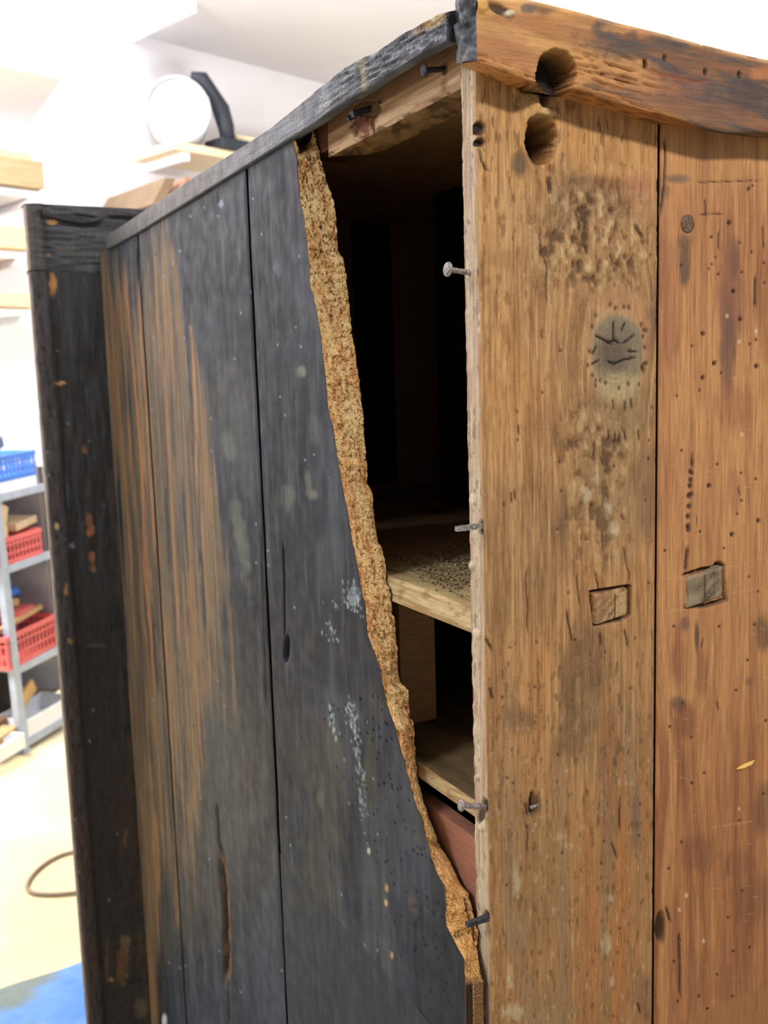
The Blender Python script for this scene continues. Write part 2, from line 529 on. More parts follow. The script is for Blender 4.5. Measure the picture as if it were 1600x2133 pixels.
    cv.blob(1144, 231, 17, 9, (196, 180, 150), .9, .3, .3, .003)
    # scooped hollow between cornice and hole
    cv.blob(1120, 215, 34, 42, (204, 160, 104), .7, .5, .3, -.004)
    cv.blob(1143, 195, 9, 20, (40, 28, 20), .9, .4, .2, -.004)
    # mortise 1: recess around a tenon end (the peg itself is a part)
    cv.line([(1232, 1234), (1312, 1222), (1312, 1280), (1296, 1290), (1240, 1300), (1232, 1240)], 7, (28, 18, 12), .95, 2.5, -.004, 1)
    # split nail hole
    cv.blob(1112, 1678, 14, 22, (92, 66, 50), .8, .4, .3, -.0012); cv.line([(1109, 1650), (1109, 1702)], 5, (30, 20, 15), .95, 2, -.003)
    cv.line([(1094, 1672), (1101, 1700)], 4, (50, 34, 24), .9, 2, -.001)
    # pale scuffs
    for x, y, rx, ry in ((1076, 1838, 7, 34), (1262, 1968, 9, 20), (1272, 1872, 5, 7), (1063, 2035, 5, 22), (1275, 2045, 4, 9), (1068, 2110, 20, 14), (1242, 1000, 5, 10), (1268, 1060, 7, 16), (1281, 1105, 8, 16), (1221, 1032, 12, 16)):
        cv.blob(x, y, rx, ry, (198, 182, 150), .62, .6, .7, .0006, fr=.12)
    for k in range(70):
        x = rng.uniform(1010, 1360); y = rng.uniform(360, 2120); a = rng.uniform(-.3, .1); l = rng.uniform(4, 16)
        if rng.random() < .55:
            cv.line([(x, y), (x + l, y + a * l)], 1.8, (206, 176, 138), .42, 1.5)
        else:
            cv.blob(x, y, 2.5, 3.5, (60, 40, 26), .8, .6, .2, -.0006)
    # paler band a little below the cornice
    cv.mix((206, 162, 104), ss(375, 355, py) * ss(330, 350, py) * ss(1180, 1240, px) * .4)
    return cv


def paintB(P):
    cv = Canvas(P, (186, 134, 90))
    px, py = cv.px, cv.py
    # grain that bends round a low knot
    dx = px - 1420; dy = py - 1480
    s = px + 26 * np.exp(-((px - 1400) / 90) ** 2 - ((py - 1600) / 190) ** 2) * np.sign(dx + .1) * ss(0, 30, abs(dx))
    L = fbm(px * .006, py * .0028, 51, 3)
    cv.mix((158, 108, 74), ss(.45, .7, L) * .7)
    cv.mix((200, 150, 98), ss(.5, .3, L) * .6)
    cv.mix((158, 104, 66), ss(1300, 2000, py) * .62)  # fading light towards the bottom painted as a darker tone
    cv.mix((212, 162, 104), ss(470, 300, py) * .6)  # lamp-bright top painted as a lighter tone
    streaks(cv, s, py, (160, 110, 76), (206, 154, 104), .55, .13, .003, 53)
    streaks(cv, s, py, (140, 92, 62), (198, 144, 96), .34, .40, .012, 57)
    m = ss(1420, 1600, py)
    streaks(cv, s, py, (124, 76, 52), (190, 128, 80), .45 * m, .07, .0016, 61)
    for a in ((1427, 548, 11, 44, (88, 74, 68), .8), (1425, 505, 14, 18, (92, 76, 68), .6), (1522, 620, 26, 110, (132, 90, 74), .75), (1516, 720, 16, 90, (112, 82, 74), .75),
              (1530, 540, 9, 40, (112, 84, 72), .6), (1590, 600, 18, 90, (140, 92, 64), .5), (1530, 850, 36, 50, (150, 98, 74), .55), (1395, 690, 20, 70, (154, 102, 78), .6),
              (1385, 560, 26, 60, (150, 100, 76), .5), (1590, 1320, 16, 36, (94, 74, 58), .7), (1590, 690, 12, 60, (150, 104, 66), .5),
              (1412, 1370, 14, 70, (140, 84, 64), .6), (1462, 1400, 12, 50, (132, 82, 64), .6), (1413, 1466, 14, 16, (108, 84, 66), .85), (1430, 1500, 20, 40, (122, 74, 56), .6),
              (1452, 1330, 5, 36, (80, 66, 60), .85), (1428, 1300, 10, 14, (100, 76, 70), .6), (1560, 1420, 8, 10, (124, 84, 76), .6), (1592, 1690, 22, 60, (84, 62, 52), .5),
              (1450, 1780, 40, 40, (120, 78, 56), .5), (1540, 1800, 30, 30, (118, 74, 54), .45), (1570, 1880, 40, 60, (112, 76, 56), .5), (1410, 372, 30, 10, (112, 100, 86), .8), (1385, 400, 10, 14, (112, 90, 74), .6),
              (1530, 1020, 14, 40, (158, 108, 84), .5), (1470, 2040, 60, 60, (142, 94, 68), .4)):
        cv.blob(*a[:4], a[4], a[5], .45, .4, fr=.045)
    cv.mix((122, 74, 56), ss(0, 8, 12 - abs(px - (1404 + 22 * np.sin((py - 1500) / 150)))) * ss(1450, 1500, py) * ss(1720, 1640, py) * .5)
    for pts, w in (([(1385, 280), (1387, 330), (1381, 420), (1376, 450)], 5), ([(1443, 945), (1443, 972)], 6), ([(1432, 1140), (1428, 1190)], 7), ([(1452, 1075), (1450, 1110)], 2.5),
                   ([(1590, 470), (1592, 520)], 3), ([(1575, 575), (1573, 640)], 6), ([(1499, 480), (1497, 520)], 3), ([(1470, 415), (1472, 450)], 3), ([(1457, 448), (1480, 446), (1510, 446)], 2.5),
                   ([(1416, 1935), (1418, 2080)], 5), ([(1388, 1890), (1398, 1920)], 5), ([(1538, 1015), (1543, 1035)], 2.5), ([(1465, 1330), (1462, 1350)], 3), ([(1493, 1462), (1498, 1480)], 3), ([(1450, 380), (1520, 378), (1590, 376)], 2.5)):
        cv.line(pts, w, (52, 36, 30), .85, 2, -.001, 1.5, .25)
    cv.dots([(1440, 983), (1440, 1000), (1438, 1012), (1436, 1033), (1436, 1055), (1434, 1076), (1434, 1096), (1435, 1103), (1441, 1030)], 4.5, (60, 40, 30), .9, -.001)
    pts = [(rng.uniform(1380, 1598), rng.uniform(360, 2120)) for _ in range(60)]
    for x, y in pts: cv.blob(x, y, 2.6, 3, (54, 34, 26), .9, .5, .1, -.001)
    cv.dots([(1529, 607), (1543, 665), (1465, 695), (1577, 763), (1489, 757), (1465, 787), (1478, 1012), (1526, 1114), (1581, 1085), (1520, 464)], 4, (40, 24, 20), .95, -.0015)
    # mortise 2
    cv.line([(1426, 1200), (1450, 1192), (1470, 1186), (1508, 1180), (1510, 1250), (1470, 1262), (1428, 1264)], 8, (38, 26, 20), .9, 3, -.004, 2)
    cv.blob(1497, 1178, 9, 8, (24, 16, 14), .9, .4, .4, -.003)
    # saw scribes
    for pts in ([(1372, 1210), (1480, 1192), (1560, 1172), (1598, 1162)], [(1372, 1278), (1430, 1268), (1520, 1236), (1598, 1222)], [(1472, 1726), (1582, 1708)], [(1480, 1882), (1520, 1880)]):
        cv.line(pts, 2.6, (206, 160, 118), .6, 2, 0, 2, .45)
    for k in range(46):
        x = rng.uniform(1376, 1600); y = rng.uniform(700, 2120); l = rng.uniform(3, 14)
        cv.line([(x, y), (x + l, y - l * rng.uniform(-.4, .6))], 1.7, (214, 172, 132), .5, 1.5)
    for x, y in ((1515, 658), (1575, 690), (1540, 712), (1546, 905), (1540, 1685), (1430, 1865), (1415, 1895), (1466, 1960)):
        cv.blob(x, y, 3.5, 4.5, (222, 190, 160), .75, .5, .5)
    # dark nick on the seam
    cv.blob(1377, 1935, 9, 34, (32, 26, 24), .95, .3, .15, -.005)
    return cv


def add_plank(name, x0, x1, painter, z1=.170, z0=-.47, dx=.00078, dz=.00092, label=None):
    P, cv = back_plank(x0, x1, z0, z1, dx, dz, painter)
    p = Patches(); p.grid(P, cv.c)
    # long edges
    for side in (0, -1):
        A = P[:, side].copy(); n = len(A)
        B = A.copy(); B[:, 1] = TB
        k = 18 if (side == 0 and x0 == 0) else 3
        t = np.linspace(0, 1, k)[None, :, None]
        G = A[:, None] * (1 - t) + B[:, None] * t
        if side == 0 and x0 == 0:
            c2 = Canvas(G, (204, 182, 156))
            streaks(c2, c2.px * 1.0, c2.py, (176, 146, 122), (222, 204, 178), .7, .25, .006, 71)
            c2.mix((190, 150, 138), ss(.55, .7, fbm(c2.px * .05, c2.py * .012, 73)) * .7)
            c2.mix((128, 100, 84), ss(.36, .26, fbm(c2.px * .2, c2.py * .05, 75)) * .6)
            c2.mix((186, 138, 86), ss(.75, 1., (1 - t[..., 0]) + .3 * (fbm(c2.px * .1, c2.py * .02, 76) - .5) + 0 * c2.px) * .85)
            c2.blob(1000, 645, 8, 26, (160, 132, 132), .8, .5, .4)
            for x, y in ((986, 1040), (982, 1178), (1004, 660), (1003, 690), (993, 1320), (1005, 1720)):
                c2.blob(x, y, 7, 9, (226, 204, 176), .8, .4, .6, .0012)
            for x, y in ((1003, 568), (1005, 1098), (1010, 1680), (1011, 1910), (1001, 1700)):
                c2.blob(x, y, 7, 13, (60, 40, 32), .9, .4, .4, -.0015)
            jag = (fbm(c2.px * .02, c2.py * .06, 78) - .5) * .0016
            G[..., 0] += -c2.h - jag * (t[..., 0] > .5) * t[..., 0]
            G[:, 0, 0] = A[:, 0]
            p.grid(G, c2.c, flip=True)
        else:
            p.grid(G, S(74, 48, 30), flip=(side == 0))
    # back, top and lower continuation to the base
    if x0 == 0:      # the gnawed hole goes right through: the back face is left open round it
        (ha, _, hz1), (hb, _, hz0) = hit(1088, 236, 1, 0), hit(1172, 345, 1, 0)
        for a_, b_, c_, d_ in ((x0, x1, z1, hz1), (x0, ha, hz1, hz0), (hb, x1, hz1, hz0), (x0, x1, hz0, BASE + .06)):
            p.grid(np.array([[[a_, TB, c_], [b_, TB, c_]], [[a_, TB, d_], [b_, TB, d_]]]), S(150, 112, 76), flip=True)
    else:
        p.grid(np.array([[[x0, TB, z1], [x1, TB, z1]], [[x0, TB, BASE + .06], [x1, TB, BASE + .06]]]), S(150, 112, 76), flip=True)
    p.grid(np.array([[[x0, 0.0002, z0], [x1, 0.0002, z0]], [[x0, 0.0002, BASE + .06], [x1, 0.0002, BASE + .06]]]), S(160, 112, 74))
    p.grid(np.array([[[x0, 0, z0], [x0, TB, z0]], [[x0, 0, BASE + .06], [x0, TB, BASE + .06]]]), S(190, 160, 130), flip=True)
    p.grid(np.array([[[x0, 0, z1], [x1, 0, z1]], [[x0, TB, z1], [x1, TB, z1]]]), S(160, 112, 74))
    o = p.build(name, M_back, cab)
    if label: o['label'] = label
    return o


XS = hit(1370, 1000, 1, 0)[0]
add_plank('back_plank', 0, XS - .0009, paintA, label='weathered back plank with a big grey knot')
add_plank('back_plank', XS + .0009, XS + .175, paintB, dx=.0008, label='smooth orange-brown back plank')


def paintC(P):
    cv = Canvas(P, (176, 124, 82)); streaks(cv, cv.px, cv.py, (150, 100, 66), (200, 150, 100), .6, .1, .003, 81); return cv


for k in range(3):
    xa = XS + .177 + k * .19
    add_plank('back_plank', xa, xa + .188, paintC, dx=.004, dz=.01)

# backing strip that closes the seam in the dark behind the planks
q = Patches(); q.box((XS - .02, TB + .0005, -1.3), (XS + .02, TB + .012, .15), S(30, 20, 14)); q.build('seam_batten', M_inner, cab, False)


# tenon ends in their mortises
def tenon(px, py, w, h, ang, col, col2, lab, split=None):
    c = hit(px, py, 1, 0); n = 26
    u = np.linspace(-1, 1, n); v = np.linspace(1, -1, 18)
    U, Vv = np.meshgrid(u, v)
    sx = w / 2; sz = h / 2
    X = c[0] + U * sx; Z = c[2] + Vv * sz + U * sx * math.tan(ang)
    r = np.maximum(abs(U), abs(Vv))
    Y = np.where(r > .99, .012, -.0009) + .0010 * ss(.8, 1, r) - .0008 * fbm(X * 900, Z * 900, 4) + .0003
    P = np.stack([X, Y, Z], -1)
    cv = Canvas(P, col)
    n_ = fbm((cv.px + cv.py) * .11, (cv.px - cv.py) * .02, 7)
    cv.mix(col2, ss(.45, .6, n_)); cv.mix((70, 52, 40), ss(.36, .28, n_) * .7)
    if split is not None: cv.line([(px + split, py - 30), (px + split - 2, py + 30)], 3, (56, 38, 28), .85, 1.5)
    p = Patches(); p.grid(P, cv.c)
    o = p.build('tenon_end', M_back, cab); o['label'] = lab


tenon(1272, 1262, .0262, .0195, .13, (186, 152, 110), (150, 114, 80), 'square tenon end with split grain', 10)
tenon(1467, 1223, .0345, .0225, .13, (128, 112, 92), (152, 136, 112), 'grey weathered tenon end', 2)


# iron nails
def nail(base, tip, r0, r1, head=0, mat=M_rust, square=False, lab=None, hd=.0016):
    b = Vector(base); t = Vector(tip); d = (t - b).normalized()
    m = MB(); n = 4 if square else 10
    k = 9; pts = []; rr = []
    for i in range(k):
        f = i / (k - 1)
        pts.append(b - d * .004 + (t - b + d * .004) * f); rr.append((r0 + (r1 - r0) * f) * (1 + .07 * math.sin(i * 2.3)))
    m.tube(pts, rr, n)
    if head:
        m.tube([t - d * hd * .9, t - d * hd * .2, t + d * hd * .3, t + d * hd * .7], [r1 * 1.1, head, head * .95, head * .45], 14)
    o = m.build('nail', mat, cab, smooth=not square)
    if lab: o['label'] = lab
    return o


def nb(px, py): return hit(px, py, 0, 0.0)


def nt_(px, py, y): return hit(px, py, 1, y)


b1 = nb(978, 568); nail(b1, nt_(933, 561, b1[1] - .001), .0017, .0015, .0042, M_iron, lab='bent nail with a round flat head')
b2 = nb(1003, 1095); nail(b2, nt_(950, 1102, b2[1]), .0023, .0020, 0, M_iron, True, lab='headless square cut nail')
b3 = nb(1010, 1680); nail(b3, nt_(961, 1678, b3[1]), .0019, .0016, .0036, M_iron)
b4 = nb(1016, 1911); nail(b4, nt_(972, 1926, b4[1]), .0024, .0021, 0, M_darkiron, True)
c1 = hit(1432, 466, 1, 0)
m = MB(); m.tube([(c1[0], .002, c1[2]), (c1[0], -.0004, c1[2]), (c1[0], -.0009, c1[2])], [.0056, .0056, .0042], 18)
mesh = m.build('nail_head', plain('dull_nail_head', (92, 74, 62), .7, .3, scale=800, rgb2=(140, 120, 104), bump=.6), cab, True)
mesh['label'] = 'flush round nail head'
c1 = hit(1114, 1679, 1, 0)
m = MB(); m.tube([(c1[0] - .004, -.0006, c1[2]), (c1[0] + .003, -.0006, c1[2] + .0006)], [.0013, .0011], 8); m.build('nail', M_iron, cab, True)
# yellow splinter stuck on the back
c1 = hit(1552, 1593, 1, 0)
m = MB(); m.tube([(c1[0] - .0085, -.0004, c1[2] - .0012), (c1[0] - .003, -.0012, c1[2] - .0002), (c1[0] + .004, -.0012, c1[2] + .0006), (c1[0] + .0085, -.0006, c1[2] + .0018)], [.0006, .0016, .0015, .0003], 8)
m.build('splinter', plain('fresh_yellow_wood', (236, 196, 108), .6), cab, True)

# ---------------- cornice beam across the back
def curve(pts, ax, val):
    q = np.array([hit(x, y, ax, val) for x, y in pts]); return q[:, 0], q[:, 2]


PB = -.02
fbx, fbz = curve([(994, 127), (1066, 153), (1110, 168), (1202, 184), (1262, 205), (1330, 225), (1400, 245), (1447, 260), (1512, 276), (1600, 275)], 1, PB)
bbx, bbz = curve([(961, 135), (996, 153), (1066, 181), (1162, 201), (1285, 236), (1364, 258), (1460, 269)], 1, 0)
tx, tz = curve([(968, -20), (1040, -14), (1110, -6), (1145, 2), (1224, 22), (1294, 42), (1381, 63), (1469, 87), (1556, 109), (1600, 119)], 1, PB)


def wavy(x):                       # further right, out of the picture, the scalloped apron rises and falls again
    return .1211 + .012 * (1 - np.cos((x - .1986) / .2 * math.pi)) * .5


XL = -.0128
x = np.concatenate([np.arange(XL, .235, .0008), np.arange(.235, .70, .006)])
zf = np.where(x < .1986, np.interp(x, fbx, fbz), wavy(x)); zb = np.where(x < .1629, np.interp(x, bbx, bbz), np.minimum(wavy(x) + .002, .1244 + 0 * x))
zt = np.interp(x, tx, tz); zb = np.maximum(zb, zf + .0004 * (x > .16))
rows = []
nf = 56
for i in range(nf):
    f = i / (nf - 1); rows.append(np.stack([x, np.full_like(x, PB), zt * (1 - f) + zf * f], -1))
for i in range(1, 9):
    f = i / 8; rows.append(np.stack([x, PB * (1 - f) + 0 * x, zf * (1 - f) + zb * f], -1))
P = np.array(rows)
cv = Canvas(P, (192, 144, 94)); px, py = cv.px, cv.py
al = .27 * (px - 1000)
s_ = py - al                       # runs along the beam
n = fbm(px * .008, s_ * .03, 90, 4)
cv.mix((168, 114, 72), ss(.45, .62, n) * .7); cv.mix((216, 166, 108), ss(.45, .3, n) * .6)
dk = ss(1210, 1290, px + (fbm(px * .02, py * .03, 92) - .5) * 180)
cv.mix((116, 84, 68), dk * .85)
n = fbm(px * .012, s_ * .09, 94, 4)
cv.mix((88, 80, 80), ss(.48, .60, n) * dk * .85); cv.mix((146, 98, 74), ss(.42, .3, n) * dk * .6)
top = ss(40, 12, s_ - 0) * 1.0
for a in ((1262, 60, 34, 22, (84, 78, 76), .8), (1300, 105, 46, 22, (86, 78, 76), .7), (1390, 90, 40, 18, (80, 74, 76), .7), (1350, 30, 40, 12, (172, 122, 78), .7), (1560, 200, 40, 34, (78, 68, 70), .75),
          (1310, 175, 30, 16, (84, 76, 72), .75), (1590, 155, 26, 14, (186, 122, 82), .8), (1290, 60, 30, 10, (196, 142, 92), .8), (1340, 70, 14, 8, (190, 130, 90), .7), (1420, 180, 60, 30, (138, 96, 80), .6), (1500, 230, 60, 24, (118, 86, 74), .6),
          (1090, 130, 30, 20, (176, 124, 84), .6), (1055, 85, 40, 20, (170, 118, 80), .4), (1060, 30, 10, 14, (120, 90, 70), .7), (1130, 15, 30, 14, (110, 76, 56), .7), (1100, 18, 14, 10, (84, 84, 96), .7), (1010, 22, 22, 14, (200, 156, 96), .8), (1180, 30, 40, 16, (196, 142, 86), .6), (1240, 20, 26, 14, (98, 76, 66), .6)):
    cv.blob(*a[:4], a[4], a[5], .4, .55, fr=.05)
# torn bright grain right of the bore and the bruised lower edge
tear = cv.blob(1285, 150, 95, 34, (206, 150, 94), .75, .45, .5, rot=.27, fr=.05)
n = fbm(px * .02, s_ * .35, 96, 3)
cv.mix((120, 66, 34), ss(.45, .3, n) * tear * .9); cv.h -= ss(.5, .3, n) * tear * .0022
low = ss(26, 4, np.interp(px, [994, 1110, 1262, 1447, 1600], [127, 168, 205, 262, 276]) - py) * ss(1480, 1400, px)
cv.mix((198, 138, 84), low * .7); cv.mix((110, 62, 34), ss(.46, .34, n) * low * .8); cv.h -= ss(.5, .3, n) * low * .0015
cv.line([(1350, 150), (1450, 170), (1480, 168)], 4, (150, 78, 44), .7, 3, -.001)
for x_, y_ in ((1344, 130), (1385, 121), (1541, 156), (1346, 134), (1472, 94), (1470, 150)): cv.blob(x_, y_, 4, 7, (34, 22, 20), .9, .4, .2, -.002)
cv.blob(1000, 12, 16, 14, (206, 160, 96), .8, .4, .3, .0016)
cv.blob(1038, 18, 22, 9, (52, 44, 42), .9, .4, .3, -.002, rot=.5); cv.blob(1062, 28, 9, 6, (226, 214, 186), .9, .4, .3, .002)
ed = ss(18, 6, py - np.interp(px, [968, 1110, 1145, 1224, 1294, 1381, 1469, 1556, 1600], [-20, -6, 2, 22, 42, 63, 87, 109, 119]))
cv.mix((222, 176, 118), ed * .7 * ss(.35, .6, fbm(px * .03, py * .03, 99) + .1))
cv.mix(S(0, 0, 0) * 0 + 0, 0 * px)
# bore: a gnawed half-round hole cut up from the lower edge
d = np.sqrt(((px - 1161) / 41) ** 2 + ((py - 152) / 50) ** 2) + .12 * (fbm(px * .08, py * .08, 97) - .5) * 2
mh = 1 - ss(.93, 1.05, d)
cv.mix((24, 14, 9), mh); cv.mix((46, 29, 18), mh * ss(1165, 1195, px) * .7)  # shade inside the bore painted near-black, right wall slightly lighter
# rounded edges
fidx = np.arange(P.shape[0])[:, None] / 1.0
P[:nf, :, 1] += .004 * np.clip(1 - fidx[:nf] / 6, 0, 1) ** 2 + .0014 * np.clip((fidx[:nf] - nf + 5) / 4, 0, 1) ** 2
P[:nf, :, 1] -= cv.h[:nf]
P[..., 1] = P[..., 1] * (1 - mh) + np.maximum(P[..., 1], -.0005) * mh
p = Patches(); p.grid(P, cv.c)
# painted left end
f = np.linspace(0, 1, 30)[:, None]; g = np.linspace(0, 1, 18)[None]
zf0 = zt[0] * (1 - f) + zf[0] * f; zb0 = .176 * (1 - f) + zb[0] * f
E = np.stack([XL + 0 * f * g - .003 * np.sin(g * math.pi) * (1 - f * .3), 0 * f + 0 * (1 - g) + PB * g, zf0 * g + zb0 * (1 - g)], -1)
c2 = Canvas(E, (70, 72, 82)); n = fbm(c2.px * .09, c2.py * .06, 101, 4)
c2.mix((116, 118, 130), ss(.5, .66, n) * .8); c2.mix((40, 42, 50), ss(.45, .32, n) * .9)
E[..., 0] -= (n - .5) * .005 * (np.sin(np.clip(g, 0, 1) * math.pi) > .01)
p.grid(E, c2.c, flip=True)
p.strip(P[0], np.stack([x, 0 * x - .0003, zt + .003], -1), S(190, 140, 90), flip=True)
p.strip(np.stack([x, 0 * x - .0003, zt + .003], -1), np.stack([x, 0 * x - .0003, zb + .001], -1), S(60, 40, 28), flip=True)
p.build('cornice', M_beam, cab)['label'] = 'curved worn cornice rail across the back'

# ---------------- painted side
def side_y(px, py): return hit(px, py, 0, -TS)


def worn_side(cv, sx, P):
    px, py = cv.px, cv.py
    L = fbm(sx * .012, py * .005, 110, 4)
    cv.mix((66, 72, 84), ss(.5, .68, L) * .75); cv.mix((34, 37, 46), ss(.48, .32, L) * .8)
    n = fbm(sx * .12, py * .006, 112, 4)
    cv.mix((78, 84, 92), ss(.56, .74, n) * .45); cv.mix((30, 34, 46), ss(.44, .28, n) * .45)
    # greenish-brown thin spots in the paint
    L2 = fbm(sx * .02, py * .004, 114, 3)
    cv.mix((80, 76, 66), ss(.5, .7, L2) * .45 * ss(1000, 1400, py))
    cv.blob(470, 1640, 90, 220, (84, 82, 74), .55, .7, .4, fr=.02)
    cv.blob(480, 850, 46, 90, (88, 88, 84), .45, .7, .5, fr=.04)
    for a in ((500, 1120, 12, 90, (112, 116, 108), .55), (478, 930, 12, 30, (116, 118, 112), .5), (600, 1037, 13, 26, (108, 112, 108), .55), (643, 1010, 7, 26, (112, 116, 104), .55), (655, 1030, 8, 8, (120, 122, 110), .6),
              (629, 775, 9, 12, (134, 138, 126), .7), (655, 890, 12, 30, (86, 92, 92), .6), (745, 1235, 14, 12, (96, 104, 116), .4), (460, 424, 5, 7, (150, 162, 184), .85), (577, 560, 7, 22, (100, 108, 122), .6), (860, 1885, 8, 24, (104, 84, 82), .6), (668, 1665, 6, 18, (100, 100, 84), .6)):
        cv.blob(*a[:4], a[4], a[5], .5, .6, fr=.08, rot=-.15)


def streak_mask(sx, py):
    """where the paint has run thin: long vertical bands, bounded by measured outline"""
    R = np.interp(py, [480, 520, 700, 760, 1000, 1200, 1300, 1520, 1700, 1850, 1930], [372, 385, 402, 440, 452, 462, 440, 405, 372, 350, 335])
    T = np.interp(sx, [230, 260, 290, 340, 360, 380, 410, 440, 470, 500], [560, 580, 600, 640, 520, 500, 640, 740, 1180, 1250])
    B = np.interp(sx, [230, 260, 280, 300, 330, 350, 380, 410, 430, 470], [2300, 2100, 1850, 1830, 1760, 1950, 1700, 1500, 1480, 1450])
    n = fbm(sx * .055, py * .0014, 120, 3)
    n2 = fbm(sx * .20, py * .004, 121, 3)
    top = ss(-90, 90, py - T + (n2 - .5) * 400)
    bot = ss(-120, 120, B - py + (n2 - .5) * 520)
    right = ss(-26, 14, R - sx + (n2 - .5) * 40)
    return top * bot * right, n, n2


def paint_side(P):
    cv = Canvas(P, (41, 46, 57))
    px, py = cv.px, cv.py
    Q = P.copy(); Q[..., 2] = -.20
    sx, _ = proj(Q)
    worn_side(cv, sx, P)
    m, n, n2 = streak_mask(sx, py)
    a = m * ss(.30, .40, n * .45 + n2 * .55)
    cv.mix((117, 100, 80), a * .97)
    n3 = fbm(sx * .33, py * .0035, 125, 3)
    cv.mix((148, 116, 82), a * ss(.52, .66, n3) * .85)
    cv.mix((70, 62, 56), a * ss(.45, .30, n3) * .65)
    cv.mix((114, 90, 58), a * ss(1500, 1250, abs(py - 1500) * 4 + 0) * 0)
    cv.h -= a * .0003 + a * ss(.45, .3, n3) * .0004
    return cv, sx


def side_strokes(cv):
    OR = (172, 126, 84); BR = (150, 110, 72)
    for pts, w, c, al in (
            ([(288, 560), (292, 680), (300, 820), (309, 960), (317, 1090), (322, 1180)], 4.5, OR, .9), ([(318, 1010), (326, 1120), (331, 1190)], 4, (170, 120, 80), .8),
            ([(258, 540), (266, 660), (278, 780), (296, 960), (300, 1180), (314, 1330), (324, 1460)], 5, (184, 124, 78), .85), ([(232, 600), (236, 760), (244, 960)], 8, (142, 104, 72), .7), ([(225, 640), (240, 980), (262, 1300), (282, 1560)], 4, (112, 104, 90), .6),
            ([(356, 500), (362, 560), (368, 640), (370, 700)], 9, (134, 108, 72), .85), ([(338, 540), (336, 620), (342, 760)], 6, (130, 100, 66), .7), ([(394, 640), (402, 760), (406, 860), (410, 1040)], 4.5, (184, 134, 86), .85),
            ([(342, 740), (352, 960), (362, 1160), (372, 1340)], 4, (176, 122, 78), .8), ([(340, 1250), (352, 1420), (360, 1600)], 4, (170, 122, 80), .8), ([(392, 1190), (400, 1330), (414, 1520), (424, 1620)], 5, (162, 116, 74), .8),
            ([(476, 1250), (486, 1420), (489, 1510)], 8, (116, 94, 70), .85), ([(452, 1260), (466, 1440), (470, 1528)], 8, (116, 96, 72), .85), ([(378, 1180), (388, 1320), (396, 1420)], 4, (164, 118, 78), .7), ([(360, 1600), (366, 1760), (368, 1870), (370, 1945)], 9, (128, 100, 66), .85),
            ([(505, 1560), (512, 1660)], 5, (110, 92, 68), .4), ([(322, 1690), (328, 1780), (331, 1870)], 5, (170, 124, 88), .8), ([(300, 1280), (312, 1450), (322, 1560)], 4, (170, 124, 82), .6), ([(412, 1330), (424, 1450)], 5, (150, 106, 72), .6),
            ([(268, 1300), (286, 1560), (300, 1800), (306, 1920)], 6, (118, 100, 82), .6)):
        cv.line(pts, w, c, al * .85, 2.5, -.0002, 1.2)
    for pts, w in (([(300, 980), (312, 1160), (330, 1340)], 3), ([(410, 900), (416, 1060), (414, 1200)], 3), ([(345, 1000), (352, 1190)], 7), ([(418, 1140), (426, 1320)], 6)):
        cv.line(pts, w, (48, 50, 62), .8, 2, -.0005, 2)
    # cracks
    BK = (10, 10, 13)
    for pts, w, dp in (([(286, 485), (288, 600)], 3.5, .002), ([(590, 1130), (592, 1200), (593, 1330)], 3, .002), ([(394, 640), (396, 680)], 2.5, .001), ([(452, 395), (455, 425)], 3, .001), ([(545, 1100), (549, 1300), (556, 1480)], 3, .001)):
        cv.line(pts, w, BK, .95, 1.6, -dp)
    cv.blob(597, 1350, 6, 27, (4, 4, 5), 1, .2, .1, -.006, rot=.06)
    cv.line([(452, 1670), (455, 1740), (462, 1790)], 5, (16, 15, 16), .9, 2, -.003, 1)
    cv.line([(461, 1775), (466, 1850), (472, 1920), (474, 1990), (473, 2050)], 14, (110, 72, 40), .95, 3, -.004, 3)
    cv.line([(458, 1790), (461, 1850), (466, 1930), (469, 2030)], 4, (34, 24, 18), .9, 2, -.003, 3)
    cv.line([(470, 1880), (477, 1960)], 4, (206, 152, 92), .8, 2, 0, 3, .45)
    cv.line([(474, 2040), (478, 2133)], 3, BK, .9, 1.5, -.002)
    # chalky paint spots
    for cx, cy, rx, ry, k in ((737, 1245, 16, 34, 90), (692, 1500, 6, 30, 30), (733, 1500, 8, 46, 60), (748, 1590, 8, 50, 40), (752, 1680, 6, 40, 24), (700, 1250, 30, 20, 10), (690, 1320, 12, 30, 16)):
        for _ in range(k):
            x_ = rng.normal(cx, rx * .6); y_ = rng.normal(cy, ry * .55)
            cv.blob(x_ + (y_ - cy) * .15, y_, rng.uniform(.8, 2.0), rng.uniform(1.2, 5), (176, 190, 200), rng.uniform(.25, .75), .6, .5)
    cv.blob(343, 2128, 5, 16, (226, 232, 240), .95, .3, .2, .001)
    for x_, y_, c in ((816, 1990, (196, 150, 96)), (806, 1850, (176, 140, 96)), (707, 1938, (170, 140, 116)), (804, 1880, (196, 170, 130)), (768, 1772, (200, 200, 190))):
        cv.blob(x_, y_, 3.5, 7, c, .9, .4, .3)
    # worm holes and pinpricks
    for _ in range(130):
        y_ = rng.uniform(1450, 2110); xe = np.interp(y_, [1450, 1650, 1850, 2110], [800, 858, 925, 968])
        x_ = xe - abs(rng.normal(0, 85)) - 6
        cv.blob(x_, y_, 1.7, 2.2, (14, 12, 13), .85, .5, .1, -.0008)
    for _ in range(150):
        x_ = rng.uniform(300, 900); y_ = rng.uniform(350, 2110)
        cv.blob(x_, y_, 1.8, 2.6, (150, 160, 176) if rng.random() < .5 else (14, 14, 16), .75, .6, .1)


ZT = .1575
YF = side_y(205, 530)[1]
Y1 = side_y(285, 490)[1]; Y2 = side_y(513, 350)[1]


def zbot(y): return -.44 + (-1.10 + .44) * (y / YF)


